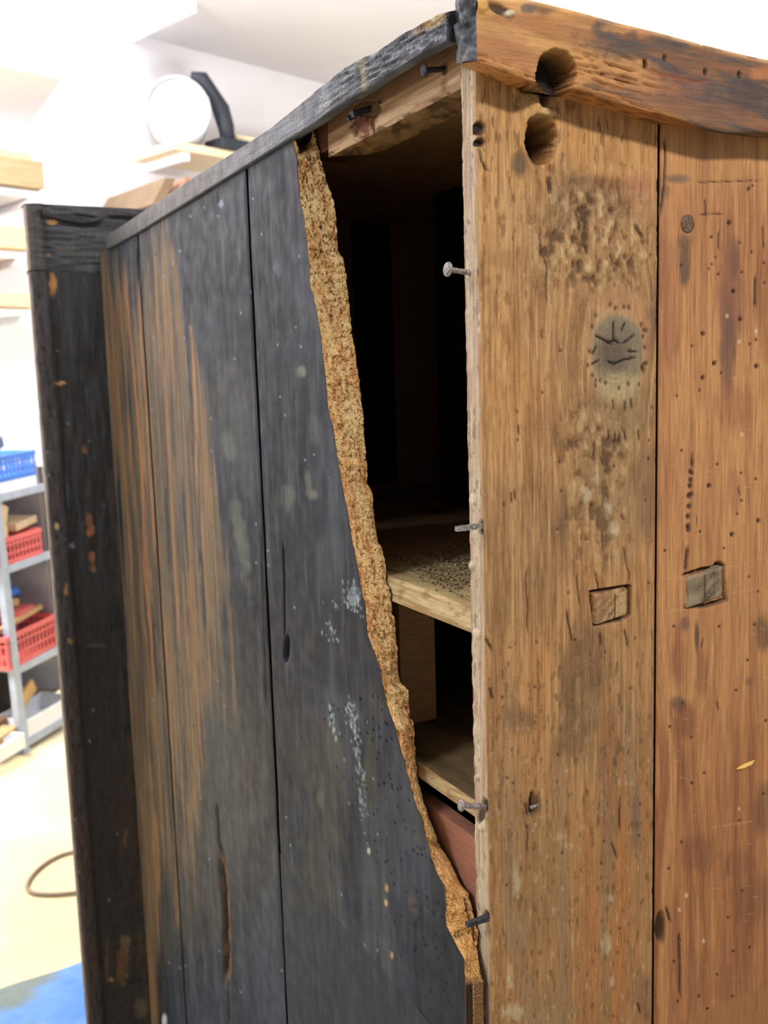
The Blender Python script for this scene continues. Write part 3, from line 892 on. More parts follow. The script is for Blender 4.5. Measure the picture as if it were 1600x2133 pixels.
EO = [(608, 287), (620, 334), (622, 377), (627, 424), (638, 489), (645, 545), (646, 593), (656, 627), (663, 666), (670, 711), (676, 765), (684, 849), (694, 887), (703, 948), (713, 1007), (725, 1069), (734, 1126), (746, 1182),
      (753, 1224), (762, 1266), (765, 1317), (782, 1362), (793, 1396), (803, 1449), (808, 1470), (825, 1517), (842, 1586), (860, 1654), (880, 1709), (891, 1757), (908, 1812), (928, 1850), (931, 1929), (952, 1970), (968, 2000), (970, 2029), (971, 2133)]
EI = [(653, 262), (667, 329), (680, 377), (696, 419), (700, 458), (704, 526), (715, 537), (721, 573), (728, 638), (732, 689), (738, 722), (745, 770), (755, 849), (758, 903), (764, 962), (765, 1007), (774, 1021), (782, 1097), (788, 1131), (793, 1134),
      (802, 1173), (805, 1218), (812, 1224), (816, 1277), (822, 1286), (826, 1342), (833, 1421), (850, 1437), (854, 1486), (863, 1510), (865, 1572), (870, 1620), (880, 1661), (897, 1709), (915, 1757), (939, 1799), (959, 1843), (976, 1860), (985, 1898), (997, 1936), (1000, 1984), (1013, 2036)]
qo = np.array([hit(a, b, 0, -TS) for a, b in EO]); qi = np.array([hit(a, b, 0, -.0008) for a, b in EI])


def mono(q):
    z = np.minimum.accumulate(q[:, 2] - np.arange(len(q)) * 1e-7); return z[::-1], q[::-1, 1]


zo, yo = mono(qo); zi, yi = mono(qi)


def y_out(z): return np.interp(z, zo, yo) + (fbm(z * 260, z * 0, 131, 4) - .5) * .0035 * (z > -.385) 


def y_in(z):
    y = np.interp(z, zi, yi) + (fbm(z * 300, z * 0, 133, 4) - .5) * .004 * (z > -.38)
    return np.where(z < zi[0], .004, y)


def side_board(name, ya, yb, label=None, edge=False, step=2.4):
    """ya nearer edge, yb farther edge of the plank"""
    if edge:
        z = np.arange(ZT, -.445, -.00086); n = 170
        E = y_out(z)
        t = np.linspace(0, 1, n)[None, :] ** .92
        Y = yb - (yb - E[:, None]) * t
        Z = z[:, None] + 0 * Y
    else:
        xa = proj(np.array([-TS, ya, -.3]))[0]; xb = proj(np.array([-TS, yb, -.3]))[0]
        n = int(abs(xa - xb) / step) + 2
        pxs = np.linspace(xb, xa, n)
        ys = np.array([hitn(p_, 1500, np.array([-TS, 0, 0]), np.array([1., 0, 0]))[1] for p_ in pxs])
        ys = yb + (ys - ys[0]) / (ys[-1] - ys[0]) * (ya - yb)
        v = np.linspace(0, 1, 620)[:, None]
        Y = ys[None, :] + 0 * v
        Z = ZT + (zbot(Y) - ZT) * v
    P = np.stack([np.full_like(Y, -TS), Y, Z], -1)
    cv, sx = paint_side(P); side_strokes(cv)
    yy = Y
    e = np.minimum(yb - Y, (Y - ya) if not edge else 1.)
    gap = np.clip(1 - e / .0012, 0, 1)
    P[..., 0] = -TS - cv.h + .0008 * gap ** 2 + (fbm(Y * 60, Z * 18, 141, 3) - .5) * .0010
    if edge:   # paint breaks away in tiny steps along the fracture
        P[:, -1, 0] += .0006
        cv.c[:, -1] = S(150, 104, 60)
    p = Patches(); p.grid(P, cv.c)
    X1 = -.0005
    for col, fl in ((0, False), (-1, True)):
        if edge and col == -1: continue
        A = P[:, col]; B = A.copy(); B[:, 0] = X1
        p.strip(A, B, S(14, 13, 14), flip=not fl)
    # inner face
    A = P[:, 0].copy(); B = P[:, -1].copy()
    if edge:
        B[:, 1] = y_in(B[:, 2])
        B[:, 0] = 0
    A[:, 0] = X1; B[:, 0] = X1 if not edge else np.where(B[:, 2] < -.345, -.0042, X1)
    p.strip(A, B, S(96, 66, 44), flip=True)
    # lower run to the base
    A = P[-1].copy(); A[:, 0] = -TS; B = A.copy(); B[:, 2] = BASE + .05
    p.strip(A, B, S(52, 55, 62))
    A2 = A.copy(); A2[:, 0] = X1; B2 = B.copy(); B2[:, 0] = X1; p.strip(A2, B2, S(90, 64, 44), flip=True)
    o = p.build(name, M_paint, cab)
    if label: o['label'] = label
    return o, P


side_board('side_plank', Y1 + .0035, YF, 'far plank with worn streaks beside the front frame')
side_board('side_plank', Y2 + .0032, Y1 - .0035, 'wide plank with brown streaks rubbed through the dark paint')
pl, PE = side_board('side_plank', 0, Y2 - .0032, 'broken plank riddled with woodworm holes', edge=True)

# fracture face
z = np.arange(.1585, -.445, -.00070); ns = 34
t = np.linspace(0, 1, ns)[None, :]
zz = z[:, None] + 0 * t
yo_ = y_out(z)[:, None]; yi_ = y_in(z)[:, None]
X = -TS + (TS - .0008) * t + 0 * zz
X = np.where(zz < -.345, -TS + (TS - .0008 - .0034 * ss(-.345, -.40, zz)) * t, X)
Y = yo_ * (1 - t) + yi_ * t
ez = np.sin(t * math.pi)
n = fbm(X * 420 + 9, zz * 240, 151, 4); n2 = fbm(X * 900 + 3, zz * 300, 153, 3)
br = ss(-.395, -.38, zz)
Y = Y + (n - .5) * .007 * ez ** .5 * br + (n2 - .5) * .003 * ez ** .4 * br
zz2 = zz + (n2 - .5) * .003 * ez * br
# notch where a nail tore out at the top of the fracture
notch = ss(.139, .152, zz) * ss(.16, .3, t) * ss(.86, .72, t)
Y = Y + notch * .012
zz2 = np.where(zz > .150, zz2 - (zz - .150) * ss(.12, .25, t) * ss(.9, .8, t) * .9, zz2)
P = np.stack([X, Y, zz2], -1)
cv = Canvas(P, (226, 180, 122)); px, py = cv.px, cv.py
L = fbm(X * 300, zz * 40, 155, 3)
cv.mix((208, 150, 94), ss(.45, .65, L) * .8); cv.mix((240, 204, 148), ss(.5, .32, L) * .8)
fl = fbm(X * 1100, zz * 420, 157, 3)
cv.mix((246, 214, 156), ss(.56, .70, fl) * .8); cv.mix((150, 98, 56), ss(.38, .27, fl) * .8)
wh = fbm(X * 1500 + 50, zz * 520, 161, 2)
hole = ss(.225, .165, wh) * br
cv.mix((44, 26, 16), hole); Y2_ = hole * .003
P[..., 1] += Y2_
cv.mix((212, 152, 82), ss(-.31, -.34, zz) * .5)
cv.mix((30, 20, 15), notch * .9)
# intact lower end: painted lip, then bare end
ends = ss(-.386, -.392, zz)
cv.mix((52, 46, 40), ends * ss(.46, .36, t)); cv.mix((132, 98, 68), ends * ss(.40, .48, t))
cv.blob(968, 2012, 10, 14, (176, 132, 84), .8, .4, .5)
p = Patches(); p.grid(P, cv.c)
fr = p.build('broken_edge', M_raw, pl); fr['label'] = 'raw yellow worm-eaten fracture along the plank'
fr.matrix_parent_inverse = Matrix.Identity(4)
# crumbly fringe of the fracture (splinters)
m = MB()
for k in range(260):
    zc = rng.uniform(-.375, .14); inner = rng.random() < .5
    y = float((y_in if inner else y_out)(np.array([zc]))[0]); xx = (-.0015 - rng.random() * .003) if inner else (-TS + .001 + rng.random() * .003)
    a = Vector((xx, y + .001, zc)); d = Vector((rng.normal(0, .4), -rng.uniform(.3, 1), rng.normal(.3, .9))).normalized()
    l = rng.uniform(.0012, .0034)
    m.tube([a, a + d * l * .6, a + d * l], [.0007, .0005, .0002], 4)
m.build('splinters', plain('splinter_wood', (214, 164, 104), .8, scale=400, rgb2=(190, 134, 78)), pl).matrix_parent_inverse = Matrix.Identity(4)
bpy.data.objects['splinters']['kind'] = 'stuff'

# ---------------- moulding along the top of the side
up = [(948, 22), (904, 34), (864, 57), (796, 101), (729, 135), (675, 175), (627, 216), (560, 270), (480, 322), (400, 372), (300, 440), (240, 480), (205, 505)]
lw = [(945, 79), (897, 101), (854, 125), (810, 152), (762, 186), (722, 209), (654, 256), (621, 277), (540, 328), (392, 420), (288, 484), (205, 530)]
XM = -.0185
qu = np.array([hit(a, b, 0, XM) for a, b in up]); ql = np.array([hit(a, b, 0, XM) for a, b in lw])
y0m = .0005; pxs = np.linspace(proj(np.array([XM, y0m, .16]))[0], 207, 330)
ys = np.array([hitn(a, 300, np.array([XM, 0, 0]), np.array([1., 0, 0]))[1] for a in pxs]); ys[0] = y0m
zu = np.interp(ys, qu[:, 1], qu[:, 2]); zl = np.interp(ys, ql[:, 1], ql[:, 2])
nr = 22
rows = []
prof = [(.0, zu + .0035, .022), (.0, zu + .0030, .012), (0, zu + .0022, .006), (0, zu + .0010, .0022)]
for _, zz_, off in prof: rows.append(np.stack([XM + off + 0 * ys, ys, zz_], -1))
for i in range(nr):
    f = i / (nr - 1); rows.append(np.stack([XM + 0 * ys + .0008 * (f > .97), ys, zu * (1 - f) + zl * f], -1))
rows.append(np.stack([XM + .008 + 0 * ys, ys, zl + .0002], -1))
P = np.array(rows)
cv = Canvas(P, (74, 80, 94)); px, py = cv.px, cv.py
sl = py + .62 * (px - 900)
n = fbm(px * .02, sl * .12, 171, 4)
cv.mix((52, 56, 68), ss(.48, .34, n) * .8); cv.mix((122, 130, 150), ss(.52, .68, n) * .7 * ss(430, 640, px))  # brighter bluish streaks on the near part paint in its blue-lit sheen
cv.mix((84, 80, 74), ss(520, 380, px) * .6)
n4 = fbm(px * .05, sl * .25, 173, 3)
P[..., 0] -= (n4 - .5) * .004 * ss(600, 760, px) * (np.arange(P.shape[0]) < 24)[:, None] * (np.arange(P.shape[0]) > 2)[:, None]
cv.mix((150, 142, 110), ss(10, 4, abs(px - 758 - (py - 165) * .1)) * .75)
cv.blob(900, 46, 34, 10, (206, 168, 108), .8, .4, .6, rot=-.5); cv.blob(872, 62, 8, 5, (130, 80, 50), .8)
p = Patches(); p.grid(P, cv.c, flip=True)
A = P[:, 0]; cen = np.array([0, y0m, .163]); p.strip(A, A * 0 + cen, S(58, 58, 66))
A = P[:, -1]; cen = np.array([0, ys[-1], .163]); p.strip(A, A * 0 + cen, S(40, 40, 46), flip=True)
p.strip(P[0], P[0] * np.array([0, 1, 1]) + np.array([.02, 0, 0]), S(120, 90, 60), flip=False)
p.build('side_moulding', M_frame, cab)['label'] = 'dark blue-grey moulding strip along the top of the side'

# ---------------- inside of the cabinet
ZR = .1363
# top rail behind the missing board
rs = np.linspace(.0166, .197, 300)
gx = lambda y: np.interp(y, [.0, .0681, .1147, .1751, .1880, .197], [.031, .0311, .0325, .0322, .0270, .004])
rows = []
for f in np.linspace(0, 1, 70): rows.append(np.stack([0 * rs + .0004, rs, .163 * (1 - f) + ZR * f + 0 * rs], -1))
for f in np.linspace(.04, 1, 24): rows.append(np.stack([gx(rs) * f, rs, ZR + .0018 * f ** 2 + 0 * rs], -1))
P = np.array(rows); cv = Canvas(P, (190, 156, 122)); px, py = cv.px, cv.py
sl = py + .60 * (px - 900)
n = fbm(px * .006, sl * .10, 181, 4); cv.mix((160, 122, 92), ss(.5, .34, n) * .7); cv.mix((212, 182, 148), ss(.5, .68, n) * .7)
face = (np.arange(P.shape[0]) < 70)[:, None] + 0 * px
cv.mix((122, 88, 60), ss(.1508, .1535, P[..., 2]) * face * .85)  # shadow of the moulding painted as a dark band along the rail top
cv.mix((128, 98, 66), (1 - face) * .8); n = fbm(px * .05, py * .09, 183, 4); cv.mix((84, 62, 42), ss(.5, .34, n) * (1 - face) * .8); cv.mix((178, 148, 104), ss(.56, .7, n) * (1 - face) * .6)
nrow = ss(.47, .30, fbm(px * .04, py * .08, 184)) * ss(.143, .137, P[..., 2]) * face; cv.mix((110, 84, 56), nrow)
# rusty tear round the second nail
m1 = cv.blob(760, 252, 24, 34, (120, 64, 42), .92, .3, .7, fr=.12)
cv.blob(766, 226, 26, 14, (34, 18, 13), .97, .25, .3, -.004, rot=.15); n = fbm(px * .15, py * .03, 185); cv.mix((84, 42, 26), ss(.5, .35, n) * m1 * .9)
cv.line([(777, 250), (779, 282)], 5, (92, 46, 28), .9, 2, -.001)
cv.blob(925, 142, 7, 13, (40, 26, 20), .95, .3, .3, -.002); cv.blob(791, 213, 4, 4, (50, 30, 20), .9)
P[:70, :, 0] -= cv.h[:70]
p = Patches(); p.grid(P, cv.c, flip=False)
p.box((.001, .0166, ZR + .003), (.03, .190, .1625), S(120, 90, 62))
p.build('top_rail', M_inner, cab)['label'] = 'pale inner rail exposed at the top of the opening'
p = Patches(); p.box((.0008, .1985, .142), (.03, .235, .162), S(104, 62, 44)); p.build('corner_block', M_inner, cab, False)
# nails through the rail
bn = nb(922, 144); nail(bn, nt_(884, 147, bn[1]), .0016, .0015, .0038, M_darkiron)
bn = nb(768, 228); nail(bn, nt_(733, 238, bn[1] - .002), .0026, .0030, 0, M_darkiron, True); 
bn = nb(745, 235); nail(bn, nt_(724, 248, bn[1] - .002), .0018, .0024, 0, M_darkiron, True)

W_ = .80; YI = .60
D_ = S(70, 50, 36)


def panel(name, a, b, col, label=None, parent=cab):
    p = Patches(); p.box(a, b, col); o = p.build(name, M_inner, parent, False)
    if label: o['label'] = label
    return o


panel('top_board', (.0005, .0166, .1632), (W_, YF, .1692), S(170, 134, 100))
panel('inner_partition', (.0005, YI, -1.44), (W_ - .003, YI + .012, .1625), S(150, 116, 90), 'dark partition board deep inside')
panel('far_side', (W_, .0166, -1.45), (W_ + .015, YF, .1692), S(140, 110, 84))
for k in range(5): panel('door_stile', (.10 + k * .11, YI - .004, -.15), (.15 + k * .11, YI - .0005, .1600), S(34, 28, 24)) if k in (1,) else None


def shelf(name, z_top, th, y0, y1, paint, label, x1=W_ - .002):
    # dense near corner
    yy = np.linspace(y0, y1, 200); xx = np.concatenate([np.linspace(.0006, .10, 90), np.linspace(.11, x1, 40)])
    Xg, Yg = np.meshgrid(xx, yy); P = np.stack([Xg, Yg, z_top + 0 * Xg], -1)
    cv = paint(P); P[..., 2] += cv.h
    p = Patches(); p.grid(P, cv.c, flip=True)
    ze = np.linspace(z_top, z_top - th, 16); Ye, Ze = np.meshgrid(yy, ze)
    Pe = np.stack([0 * Ye + .0006, Ye, Ze], -1); ce = Canvas(Pe, (206, 180, 136))
    sl_ = ce.py - .38 * ce.px
    n = fbm(ce.px * .012, sl_ * .16, 191, 3); ce.mix((168, 132, 92), ss(.5, .36, n) * .8); ce.mix((228, 206, 160), ss(.52, .68, n) * .7)
    ce.mix((150, 112, 78), ss(.4, .3, fbm(ce.px * .06, ce.py * .1, 193)) * .6)
    p.grid(Pe, ce.c)
    p.grid(np.array([[[.0006, y0, z_top - th], [x1, y0, z_top - th]], [[.0006, y1, z_top - th], [x1, y1, z_top - th]]]), S(84, 62, 44))
    p.grid(np.array([[[.0006, y0, z_top], [x1, y0, z_top]], [[.0006, y0, z_top - th], [x1, y0, z_top - th]]]), S(120, 90, 60))
    o = p.build(name, M_inner, cab); o['label'] = label
    return o


def shpaint(P):
    cv = Canvas(P, (150, 126, 88)); px, py = cv.px, cv.py
    n = fbm(P[..., 0] * 160, P[..., 1] * 14, 195, 4); cv.mix((200, 178, 128), ss(.35, .55, n) * .8 * ss(.2, .12, P[..., 1])); cv.mix((116, 92, 62), ss(.45, .3, n) * .7)  # pale grain near the opening paints in the light on the shelf
    n = fbm(px * .05, py * .12, 197, 4); cv.mix((90, 78, 60), ss(.5, .66, n) * .8 * ss(.03, .09, P[..., 0] + .25 * (.13 - P[..., 1])))
    cv.mix((150, 124, 92), ss(.14, .20, P[..., 1]) * .6)
    cv.line([(790, 1108), (850, 1098)], 3, (120, 100, 76), .6); cv.blob(920, 1062, 30, 8, (30, 24, 18), .8)
    cv.h = (fbm(px * .08, py * .15, 199, 3) - .5) * .0012 * ss(.01, .04, P[..., 0])
    return cv


shelf('shelf', -.157, .0172, .0166, YI - .001, shpaint, 'dusty upper shelf with a sawn pale end')


def lowpaint(P):
    cv = Canvas(P, (128, 106, 74)); n = fbm(P[..., 0] * 100, P[..., 1] * 16, 201, 4); cv.mix((96, 78, 54), ss(.5, .34, n) * .7); return cv


shelf('shelf', -.2795, .0108, .0166, YI - .001, lowpaint, 'lower shelf above the reddish drawer side')
panel('drawer_side', (.0030, .0168, -.52), (.0130, YI - .05, -.3068), S(176, 122, 100), 'reddish-brown smooth drawer side')
panel('drawer_bottom', (.0140, .0168, -.52), (W_ - .01, YI - .05, -.512), S(140, 100, 76))
# posts seen through the openings
ptop = hit(918, 1050, 2, -.157); panel('upright', (ptop[0], ptop[1] - .045, -.1568), (ptop[0] + .03, ptop[1], .1628), S(42, 34, 32), 'dark upright standing on the upper shelf')
Pn = np.array([.05, .20, 0]);
xa = hit(850, 1600, 1, .155); xb = hit(912, 1600, 1, .155)
panel('upright', (xa[0] - .004, .155, -.2794), (xb[0], .175, -.1744), S(226, 176, 124), 'brown upright between the two shelves')
panel('upright', (xa[0] - .03, .182, -.2794), (xa[0] - .004, .196, -.1744), S(60, 40, 30), 'dark upright beside the brown one')

# ---------------- front frame standing proud at the far end
FB = BASE
zA, zB_ = .2195, .133


def frame_piece(name, z1, z0, painter, nz, xr, label):
    # profile across x: outer bevel, flat, shallow hollow towards the side board
    xs = np.concatenate([np.linspace(-.1065, -.100, 6), np.linspace(-.0985, xr, 60)])
    zz_ = np.linspace(z1, z0, nz)
    X, Z = np.meshgrid(xs, zz_)
    yb = np.interp(xs, [-.1065, -.1045, -.100, -.086, -.080, -.05, -.03, -.015, .1], [YF + .004, YF - .0015, YF - .005, YF - .006, YF - .003, YF - .001, YF - .0008, YF - .0005, YF - .0005])
    if z1 > .2: yb = np.interp(xs, [-.1065, -.1045, -.100, -.086, -.082, .1], [YF + .004, YF - .0015, YF - .005, YF - .006, YF - .0025, YF - .002])
    P = np.stack([X, yb[None] + 0 * X, Z], -1)
    cv = painter(P); P[..., 1] -= cv.h
    p = Patches(); p.grid(P, cv.c)
    A = P[:, 0]; B = A.copy(); B[:, 0] += .003; B[:, 1] = YF + .035; p.strip(A, B, S(120, 104, 92), flip=True)
    A = P[:, -1]; B2 = A.copy(); B2[:, 1] = YF + .035; p.strip(A, B2, S(40, 40, 44))
    p.strip(B, B2, S(50, 46, 44), flip=False)
    for r in (0, -1):
        A = P[r]; C_ = A.copy(); C_[:, 1] = YF + .035; p.strip(A, C_, S(60, 60, 64), flip=(r == 0))
    o = p.build(name, M_frame, cab); o['label'] = label
    return o


def fpaint(P):
    cv = Canvas(P, (42, 44, 52)); px, py = cv.px, cv.py
    x_ = P[..., 0]
    n = fbm(x_ * 260, P[..., 2] * 22, 211, 4); n2 = fbm(x_ * 500, P[..., 2] * 90, 213, 4)
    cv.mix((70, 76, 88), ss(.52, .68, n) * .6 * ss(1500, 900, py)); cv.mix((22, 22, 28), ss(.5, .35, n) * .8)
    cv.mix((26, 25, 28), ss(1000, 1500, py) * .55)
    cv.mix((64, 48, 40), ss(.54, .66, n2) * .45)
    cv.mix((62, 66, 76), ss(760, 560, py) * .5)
    edge = ss(-.084, -.090, x_)
    cv.mix((82, 76, 74), edge * .55 * ss(1800, 900, py)); cv.mix((76, 56, 46), edge * .5 * ss(1200, 1700, py)); cv.mix((44, 40, 40), edge * ss(.45, .36, n2) * .7)
    cv.mix((138, 118, 104), ss(-.1035, -.1055, x_) * .75)
    nr_ = ss(-.030, -.018, x_ + .012 * (fbm(P[..., 2] * 40, x_ * 100, 215) - .5) * 2) * ss(800, 1100, py); cv.mix((74, 60, 46), nr_ * ss(.42, .6, n2 * .4 + n * .6) * .9)
    cv.h += (n2 - .5) * .004 * (.3 + edge)
    for a in ((110, 592, 7, 22, (216, 156, 96)), (123, 800, 8, 3, (212, 160, 110)), (132, 797, 9, 3, (216, 170, 120)), (185, 1080, 6, 14, (150, 100, 70)), (190, 1105, 6, 12, (160, 104, 70)), (192, 1160, 6, 14, (184, 116, 74)), (184, 1112, 5, 8, (180, 110, 66)), (194, 1185, 6, 7, (150, 116, 84)),
              (138, 1230, 4, 12, (168, 124, 84)), (176, 936, 5, 9, (138, 98, 66)), (146, 1335, 5, 6, (156, 122, 80)), (119, 1096, 5, 7, (190, 160, 110)), (255, 2010, 14, 40, (104, 74, 48)), (262, 1960, 10, 14, (112, 92, 66)), (232, 2040, 5, 5, (170, 140, 92)), (294, 2100, 14, 20, (92, 84, 66)), (223, 2000, 3, 50, (96, 70, 48)),
              (200, 1345, 22, 3, (76, 82, 92)), (150, 1138, 5, 6, (120, 136, 156)), (141, 1030, 3, 26, (84, 92, 104))):
        cv.blob(*a[:4], a[4], .9, .35, .6, fr=.15)
    for k in range(70):
        x0, y0 = rng.uniform(80, 290), rng.uniform(600, 2100); cv.blob(x0, y0, 2, 3, (150, 150, 150) if rng.random() < .35 else (104, 70, 50), .7, .5, .2)
    cv.blob(262, 1700, 18, 130, (58, 40, 32), .7, .5, .4); cv.line([(262, 1730), (258, 1760)], 8, (104, 88, 62), .8)
    return cv


def cpaint(P):
    cv = Canvas(P, (78, 80, 88)); px, py = cv.px, cv.py; x_ = P[..., 0]
    n = fbm(x_ * 40, P[..., 2] * 260, 221, 4); cv.mix((54, 56, 64), ss(.5, .36, n) * .8); cv.mix((104, 106, 116), ss(.52, .68, n) * .6)
    cv.mix((96, 90, 86), ss(-.084, -.092, x_) * .6); cv.mix((186, 150, 126), ss(-.1035, -.1055, x_) * .8)
    for pts, w in (([(92, 455), (130, 462), (170, 470), (200, 468), (215, 460)], 9), ([(225, 452), (262, 454), (280, 456)], 8), ([(84, 440), (88, 456)], 7), ([(150, 446), (200, 452)], 3)):
        cv.line(pts, w, (22, 22, 26), .9, 3, -.004, 2)
    cv.blob(110, 463, 11, 5, (206, 160, 104), .9, .3, .5); cv.blob(102, 531, 5, 4, (160, 130, 116), .8); cv.blob(140, 520, 16, 12, (96, 98, 90), .6)
    cv.h += (n - .5) * .003
    return cv


frame_piece('front_cornice', zA, zB_ + .0012, cpaint, 90, .09, 'grey-blue front cornice block with split top edge')
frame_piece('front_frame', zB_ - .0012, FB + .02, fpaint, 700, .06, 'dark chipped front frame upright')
panel('front_board', (.061, YF + .002, FB + .02), (W_ + .015, YF + .03, .165), S(46, 46, 52))
panel('plinth', (-.010, .001, FB), (W_ + .012, YF - .004, FB + .049), S(60, 50, 42))

# ---------------- frass and dust
m = MB()
for k in range(520):
    if rng.random() < .72:
        c = hit(rng.normal(950, 34), rng.normal(1190, 26), 2, -.1566)
    else:
        c = hit(rng.uniform(800, 980), rng.uniform(1160, 1190), 2, -.1566)
    if c[0] < .003 or c[1] < .018 or c[0] > .2: continue
    s = rng.uniform(.0004, .0015)
    a = Vector(c) + Vector((0, 0, s * .4)); d = Vector((rng.normal(), rng.normal(), rng.normal() * .3)).normalized()
    m.tube([a - d * s, a, a + d * s], [s * .3, s * .7, s * .2], 4)
d_ = m.build('dust', plain('grey_frass', (112, 98, 76), .9, scale=300, rgb2=(186, 168, 132)), None)
tag(d_, 'grey wood dust and crumbs scattered over the pale end of the upper shelf', 'dust', kind='stuff')

# ================================================================== background things
# ---------------- metal rack
DR = np.array([math.sin(math.radians(45.8)), math.cos(math.radians(45.8)), 0]); NR = np.array([DR[1], -DR[0], 0])
FT = hit(55, 1568, 2, BASE); TP = hitn(8, 1165, FT, NR)
zax = Vector(TP - FT).normalized(); xax = Vector(DR); yax = zax.cross(xax).normalized(); xax = yax.cross(zax)
RM = Matrix(((xax[0], yax[0], zax[0], FT[0]), (xax[1], yax[1], zax[1], FT[1]), (xax[2], yax[2], zax[2], FT[2]), (0, 0, 0, 1)))


def rk(px, py):
    q = RM.inverted() @ Vector(hitn(px, py, FT, np.array(yax))); return q.x, q.z


RWIDTH = rk(112, 1160)[0] + .012
levels = [rk(60, 1545)[1] + .01, rk(33, 1392)[1], rk(20, 1178)[1], rk(-10, 1032)[1]]
M_zinc = plain('galvanised_steel', (168, 178, 196), .45, .35, scale=20, var=.08)
M_zinc_dark = plain('steel_in_shade', (120, 128, 142), .5, .35, scale=20, var=.08)
rack = thing('storage_rack', 'grey metal shelving rack holding crates behind the cabinet', 'shelving', tuple(FT))
rack.matrix_world = RM
RD = .25; KY = .58
for (a, b) in ((0, 0), (RWIDTH, 0), (0, RD), (RWIDTH, RD)):
    m = MB(); m.box(a - .018, b - .002, 0, a + .018, b + .002, 1.35); m.box(a - .018 if a == 0 else a + .014, b, 0, a - .014 if a == 0 else a + .018, b + (.03 if b == 0 else -.03), 1.35)
    m.box(a - .022, b - .006, 0, a + .022, b + .026, .012)
    m.build('post', M_zinc, rack, local=True)
for z_ in levels:
    m = MB(); m.box(0.02, .003, z_ - .032, RWIDTH - .02, RD - .003, z_); m.build('rack_shelf', M_zinc, rack, local=True, bevel=.003)
M_bk = plain('dark_back_panel', (96, 86, 78), .8, scale=5, rgb2=(70, 62, 58))
m = MB(); m.box(.02, RD + .004, .04, RWIDTH + .3, RD + .012, 1.1); m.build('back_panel', M_bk, rack, local=True)
M_sd = plain('side_panel_grey', (150, 152, 164), .7, scale=8, rgb2=(176, 172, 178))
m = MB(); m.box(RWIDTH + .004, .05, .15, RWIDTH + .009, RD - .02, 1.25); m.build('side_panel', M_sd, rack, local=True)


def rloc(x_, y_, z_): return tuple(RM @ Vector((x_, y_, z_)))


def placed(name, label, cat, x_, y_, z_, rz=0, group=None):
    t = thing(name, label, cat, (0, 0, 0), 0, group)
    t.matrix_world = RM @ Matrix.Translation((x_, y_ * KY, z_)) @ Matrix.Rotation(rz, 4, 'Z'); return t


def crate(label, x_, y_, z_, w, d, h, mat, rz=0, nx=13, group=None):
    t = placed('crate', label, 'crate', x_, y_, z_, rz, group)
    m = MB(); t_ = .004; fl = .92; d *= KY * 1.05
    m.box(-w / 2 * fl, -d / 2 * fl, 0, w / 2 * fl, d / 2 * fl, t_)
    m.build('crate_base', mat, t, local=True)
    m = MB(); r_ = .012
    m.box(-w / 2, -d / 2, h - .02, w / 2, -d / 2 + r_, h); m.box(-w / 2, d / 2 - r_, h - .02, w / 2, d / 2, h)
    m.box(-w / 2, -d / 2 + r_, h - .02, -w / 2 + r_, d / 2 - r_, h); m.box(w / 2 - r_, -d / 2 + r_, h - .02, w / 2, d / 2 - r_, h)
    m.build('rim', mat, t, local=True, bevel=.002)
    m = MB()          # slatted walls: uprights and bands
    for sgn in (-1, 1):
        for i in range(nx + 1):
            xx = -w / 2 * fl + w * fl * i / nx
            m.box(xx - .004, sgn * d / 2 * .96 - .002, 0, xx + .004, sgn * d / 2 * .96 + .002, h - .015)
        ny = max(4, int(nx * d / w))
        for i in range(ny + 1):
            yy = -d / 2 * fl + d * fl * i / ny
            m.box(sgn * w / 2 * .96 - .002, yy - .004, 0, sgn * w / 2 * .96 + .002, yy + .004, h - .015)
        for zb in (0, h * .36, h * .68):
            hh = .018 if zb == 0 else .008
            m.box(-w / 2 * .96, sgn * d / 2 * .96 - .0025, zb, w / 2 * .96, sgn * d / 2 * .96 + .0025, zb + hh)
            m.box(sgn * w / 2 * .96 - .0025, -d / 2 * .96, zb, sgn * w / 2 * .96 + .0025, d / 2 * .96, zb + hh)
    m.build('slatted_wall', mat, t, local=True)
    return t


M_red = plain('red_plastic', (206, 100, 98), .45, scale=6, var=.06)
M_blue = plain('blue_plastic', (70, 116, 196), .45, scale=6, var=.06)
M_offc = plain('pale_offcut', (214, 190, 152), .7, scale=14, stretch=(1, 8, 1), var=.08)
M_offc2 = plain('tan_board', (188, 152, 108), .7, scale=14, stretch=(8, 1, 1), var=.1)
M_white = plain('white_plastic', (232, 234, 240), .4, var=.02)

zr = levels
crate('red plastic crate of pale wood offcuts on the upper rack shelf', .09, .19, zr[2] + .0005, .33, .34, rk(60, 1108)[1] - zr[2] + .0, M_red, 0)
crate('red plastic crate with sticks on it on the lower rack shelf', .13, .19, zr[1] + .0005, .36, .34, rk(60, 1308)[1] - zr[1], M_red, .05)


def offcut(label, x_, y_, z_, sx, sy, sz, rx, ry, rz, mat, group=None, name='wood_offcut', cat='wood'):
    m = MB(); m.box(-sx / 2, -sy / 2, -sz / 2, sx / 2, sy / 2, sz / 2)
    o = m.build(name, mat, None, bevel=.002)
    o.matrix_world = RM @ Matrix.Translation((x_, y_ * KY, z_)) @ Matrix.Rotation(rz, 4, 'Z') @ Matrix.Diagonal((1, KY, 1, 1)) @ Matrix.Rotation(ry, 4, 'Y') @ Matrix.Rotation(rx, 4, 'X')
    return tag(o, label, cat, group)


